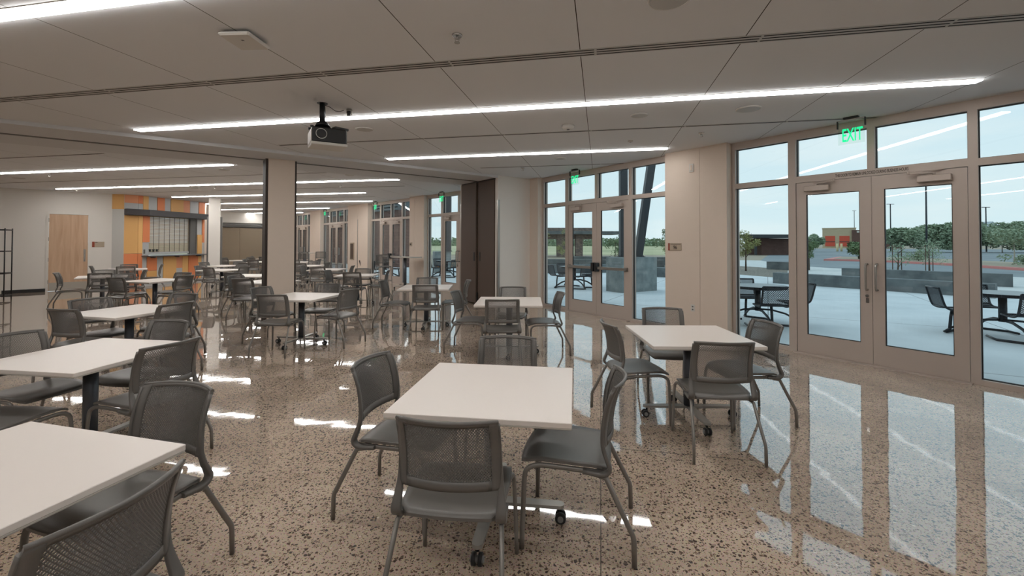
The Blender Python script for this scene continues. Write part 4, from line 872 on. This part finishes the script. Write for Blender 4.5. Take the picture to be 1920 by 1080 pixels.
for i in range(9000):
    p = Vector((rnd.uniform(-60, 90), 210+rnd.gauss(0, 2), rnd.random()**1.5*(2.6+1.2*math.sin(i*.37)))); u = Vector((rnd.gauss(0, 1), rnd.gauss(0, 1), rnd.gauss(0, .6))).normalized(); w = u.cross(Vector((0, 1, .3))).normalized(); o = len(vs)
    vs += [p-u*.8, p-w*.4, p+u*.8, p+w*.4]; fs.append((o, o+1, o+2, o+3))
c.add(vs, fs); tag(c.build('tree_line', M['leafd'], fix=False), 'distant dark green tree line beyond the field', 'tree line', kind='stuff')

# patio tables with four attached seats
def patio_set(x, y, a, label):
    t = thing('patio_table', label, 'patio table', (x, y, -.01), a, 'black steel patio tables with attached seats')
    MB().tube([(0, 0, .715), (0, 0, .745)], .5, 40).build('tabletop', M['patiotop_sky_tint'], t)  # pale grey-blue colour stands for sky reflected on a dark top
    b = MB(); n = 40
    for k in range(n):
        a0, a1 = 2*PI*k/n, 2*PI*(k+1)/n; b.bar((.5*math.cos(a0), .5*math.sin(a0), .72), (.5*math.cos(a1), .5*math.sin(a1), .72), .03, .05)
    b.build('table_rim', M['outdoor'], t)
    MB().cyl(0, 0, .25, .715, .055, 16).build('post', M['outdoor'], t)
    for k in range(4):
        an = k*PI/2; c, s = math.cos(an), math.sin(an)
        def P(r, z, o=0): return (r*c-o*s, r*s+o*c, z)
        arm = MB(); arm.tube([P(.0, .28), P(.25, .27), P(.5, .2), P(.68, .1), P(.78, .02)], .026, 8, .7); arm.tube([P(.74, .02, -.01), P(.5, .02, -.32), P(.2, .03, -.3)], .02, 8); arm.tube([P(.66, .42), P(.68, .3), P(.70, .05)], .025, 8); arm.build('support_arm', M['outdoor'], t)
        prof = [(.44, .435), (.60, .425), (.74, .43), (.83, .47), (.87, .56), (.90, .68), (.93, .80)]
        def fn(u, w):
            r, z = bez(prof, min(max(w, 0), 1)); return P(r, z, u), (c*.35, s*.35, .9) if w < .5 else (c*.95, s*.95, .3)
        st = MB()
        for o in (-.23, .23): st.tube([P(*bez(prof, q/18), o) for q in range(19)], .018, 8)
        for q in (0, .5, 1): st.tube([P(*bez(prof, q), -.23), P(*bez(prof, q), .23)], .015, 8)
        so = st.build('seat_frame', M['outdoor'], t)
        lattice(fn, -.22, .22, .03, .98, .03, .045, .005, .6).build('mesh_panel', M['outdoor'], so, fix=False)
patio_set(4.85, 8.75, R(80), 'black round patio table with attached seats outside the left sidelight of the right doors')
patio_set(8.35, 7.55, R(68), 'black round patio table with attached seats at the far right edge of the windows')
patio_set(2.2, 15.6, R(20), 'patio table with attached seats outside the middle doors')
patio_set(-3.0, 20.4, R(35), 'patio table with attached seats seen through the door left of the brown doors')
patio_set(-5.6, 19.2, R(10), 'patio table with attached seats outside the brick view windows')

# ------------------------------------------------------------------ sky and light
w = bpy.data.worlds.new('sky'); S.world = w; w.use_nodes = True; nt = w.node_tree; nt.nodes.clear(); N = nt.nodes.new; L = nt.links.new
o = N('ShaderNodeOutputWorld'); bg = N('ShaderNodeBackground'); tc = N('ShaderNodeTexCoord'); sp = N('ShaderNodeSeparateXYZ'); L(tc.outputs['Generated'], sp.inputs[0])
rp = N('ShaderNodeValToRGB'); rp.color_ramp.elements[0].position = 0; rp.color_ramp.elements[0].color = lin((216, 234, 238)); rp.color_ramp.elements[1].position = .6; rp.color_ramp.elements[1].color = lin((188, 216, 232)); L(sp.outputs[2], rp.inputs[0])
mp = N('ShaderNodeMapping'); mp.inputs['Scale'].default_value = (1.5, 1.5, 9); L(tc.outputs['Generated'], mp.inputs[0])
ns = N('ShaderNodeTexNoise'); ns.inputs['Scale'].default_value = 2.2; ns.inputs['Detail'].default_value = 6; L(mp.outputs[0], ns.inputs[0])
cr = N('ShaderNodeValToRGB'); cr.color_ramp.elements[0].position = .48; cr.color_ramp.elements[0].color = (0, 0, 0, 1); cr.color_ramp.elements[1].position = .8; cr.color_ramp.elements[1].color = (.6, .6, .6, 1); L(ns.outputs['Fac'], cr.inputs[0])
mx = N('ShaderNodeMix'); mx.data_type = 'RGBA'; L(cr.outputs[0], mx.inputs[0]); L(rp.outputs[0], mx.inputs[6]); mx.inputs[7].default_value = lin((238, 242, 240)); L(mx.outputs[2], bg.inputs[0]); bg.inputs[1].default_value = 1.15; L(bg.outputs[0], o.inputs[0])
sun = bpy.data.lights.new('sun', 'SUN'); sun.energy = .5; sun.angle = R(25); sun.color = (1, .97, .92); so = bpy.data.objects.new('sun', sun); COL.objects.link(so); so.rotation_euler = (R(50), 0, R(-120))

S.view_settings.view_transform = 'Standard'; S.view_settings.look = 'None'; S.view_settings.gamma = 1; S.view_settings.exposure = 0; S.view_settings.use_curve_mapping = False
cy = S.cycles; cy.max_bounces = 8; cy.diffuse_bounces = 6; cy.glossy_bounces = 4; cy.transparent_max_bounces = 16; cy.transmission_bounces = 4; cy.caustics_reflective = False; cy.caustics_refractive = False; cy.sample_clamp_indirect = 6; cy.use_denoising = True; cy.use_adaptive_sampling = True; cy.adaptive_threshold = .02
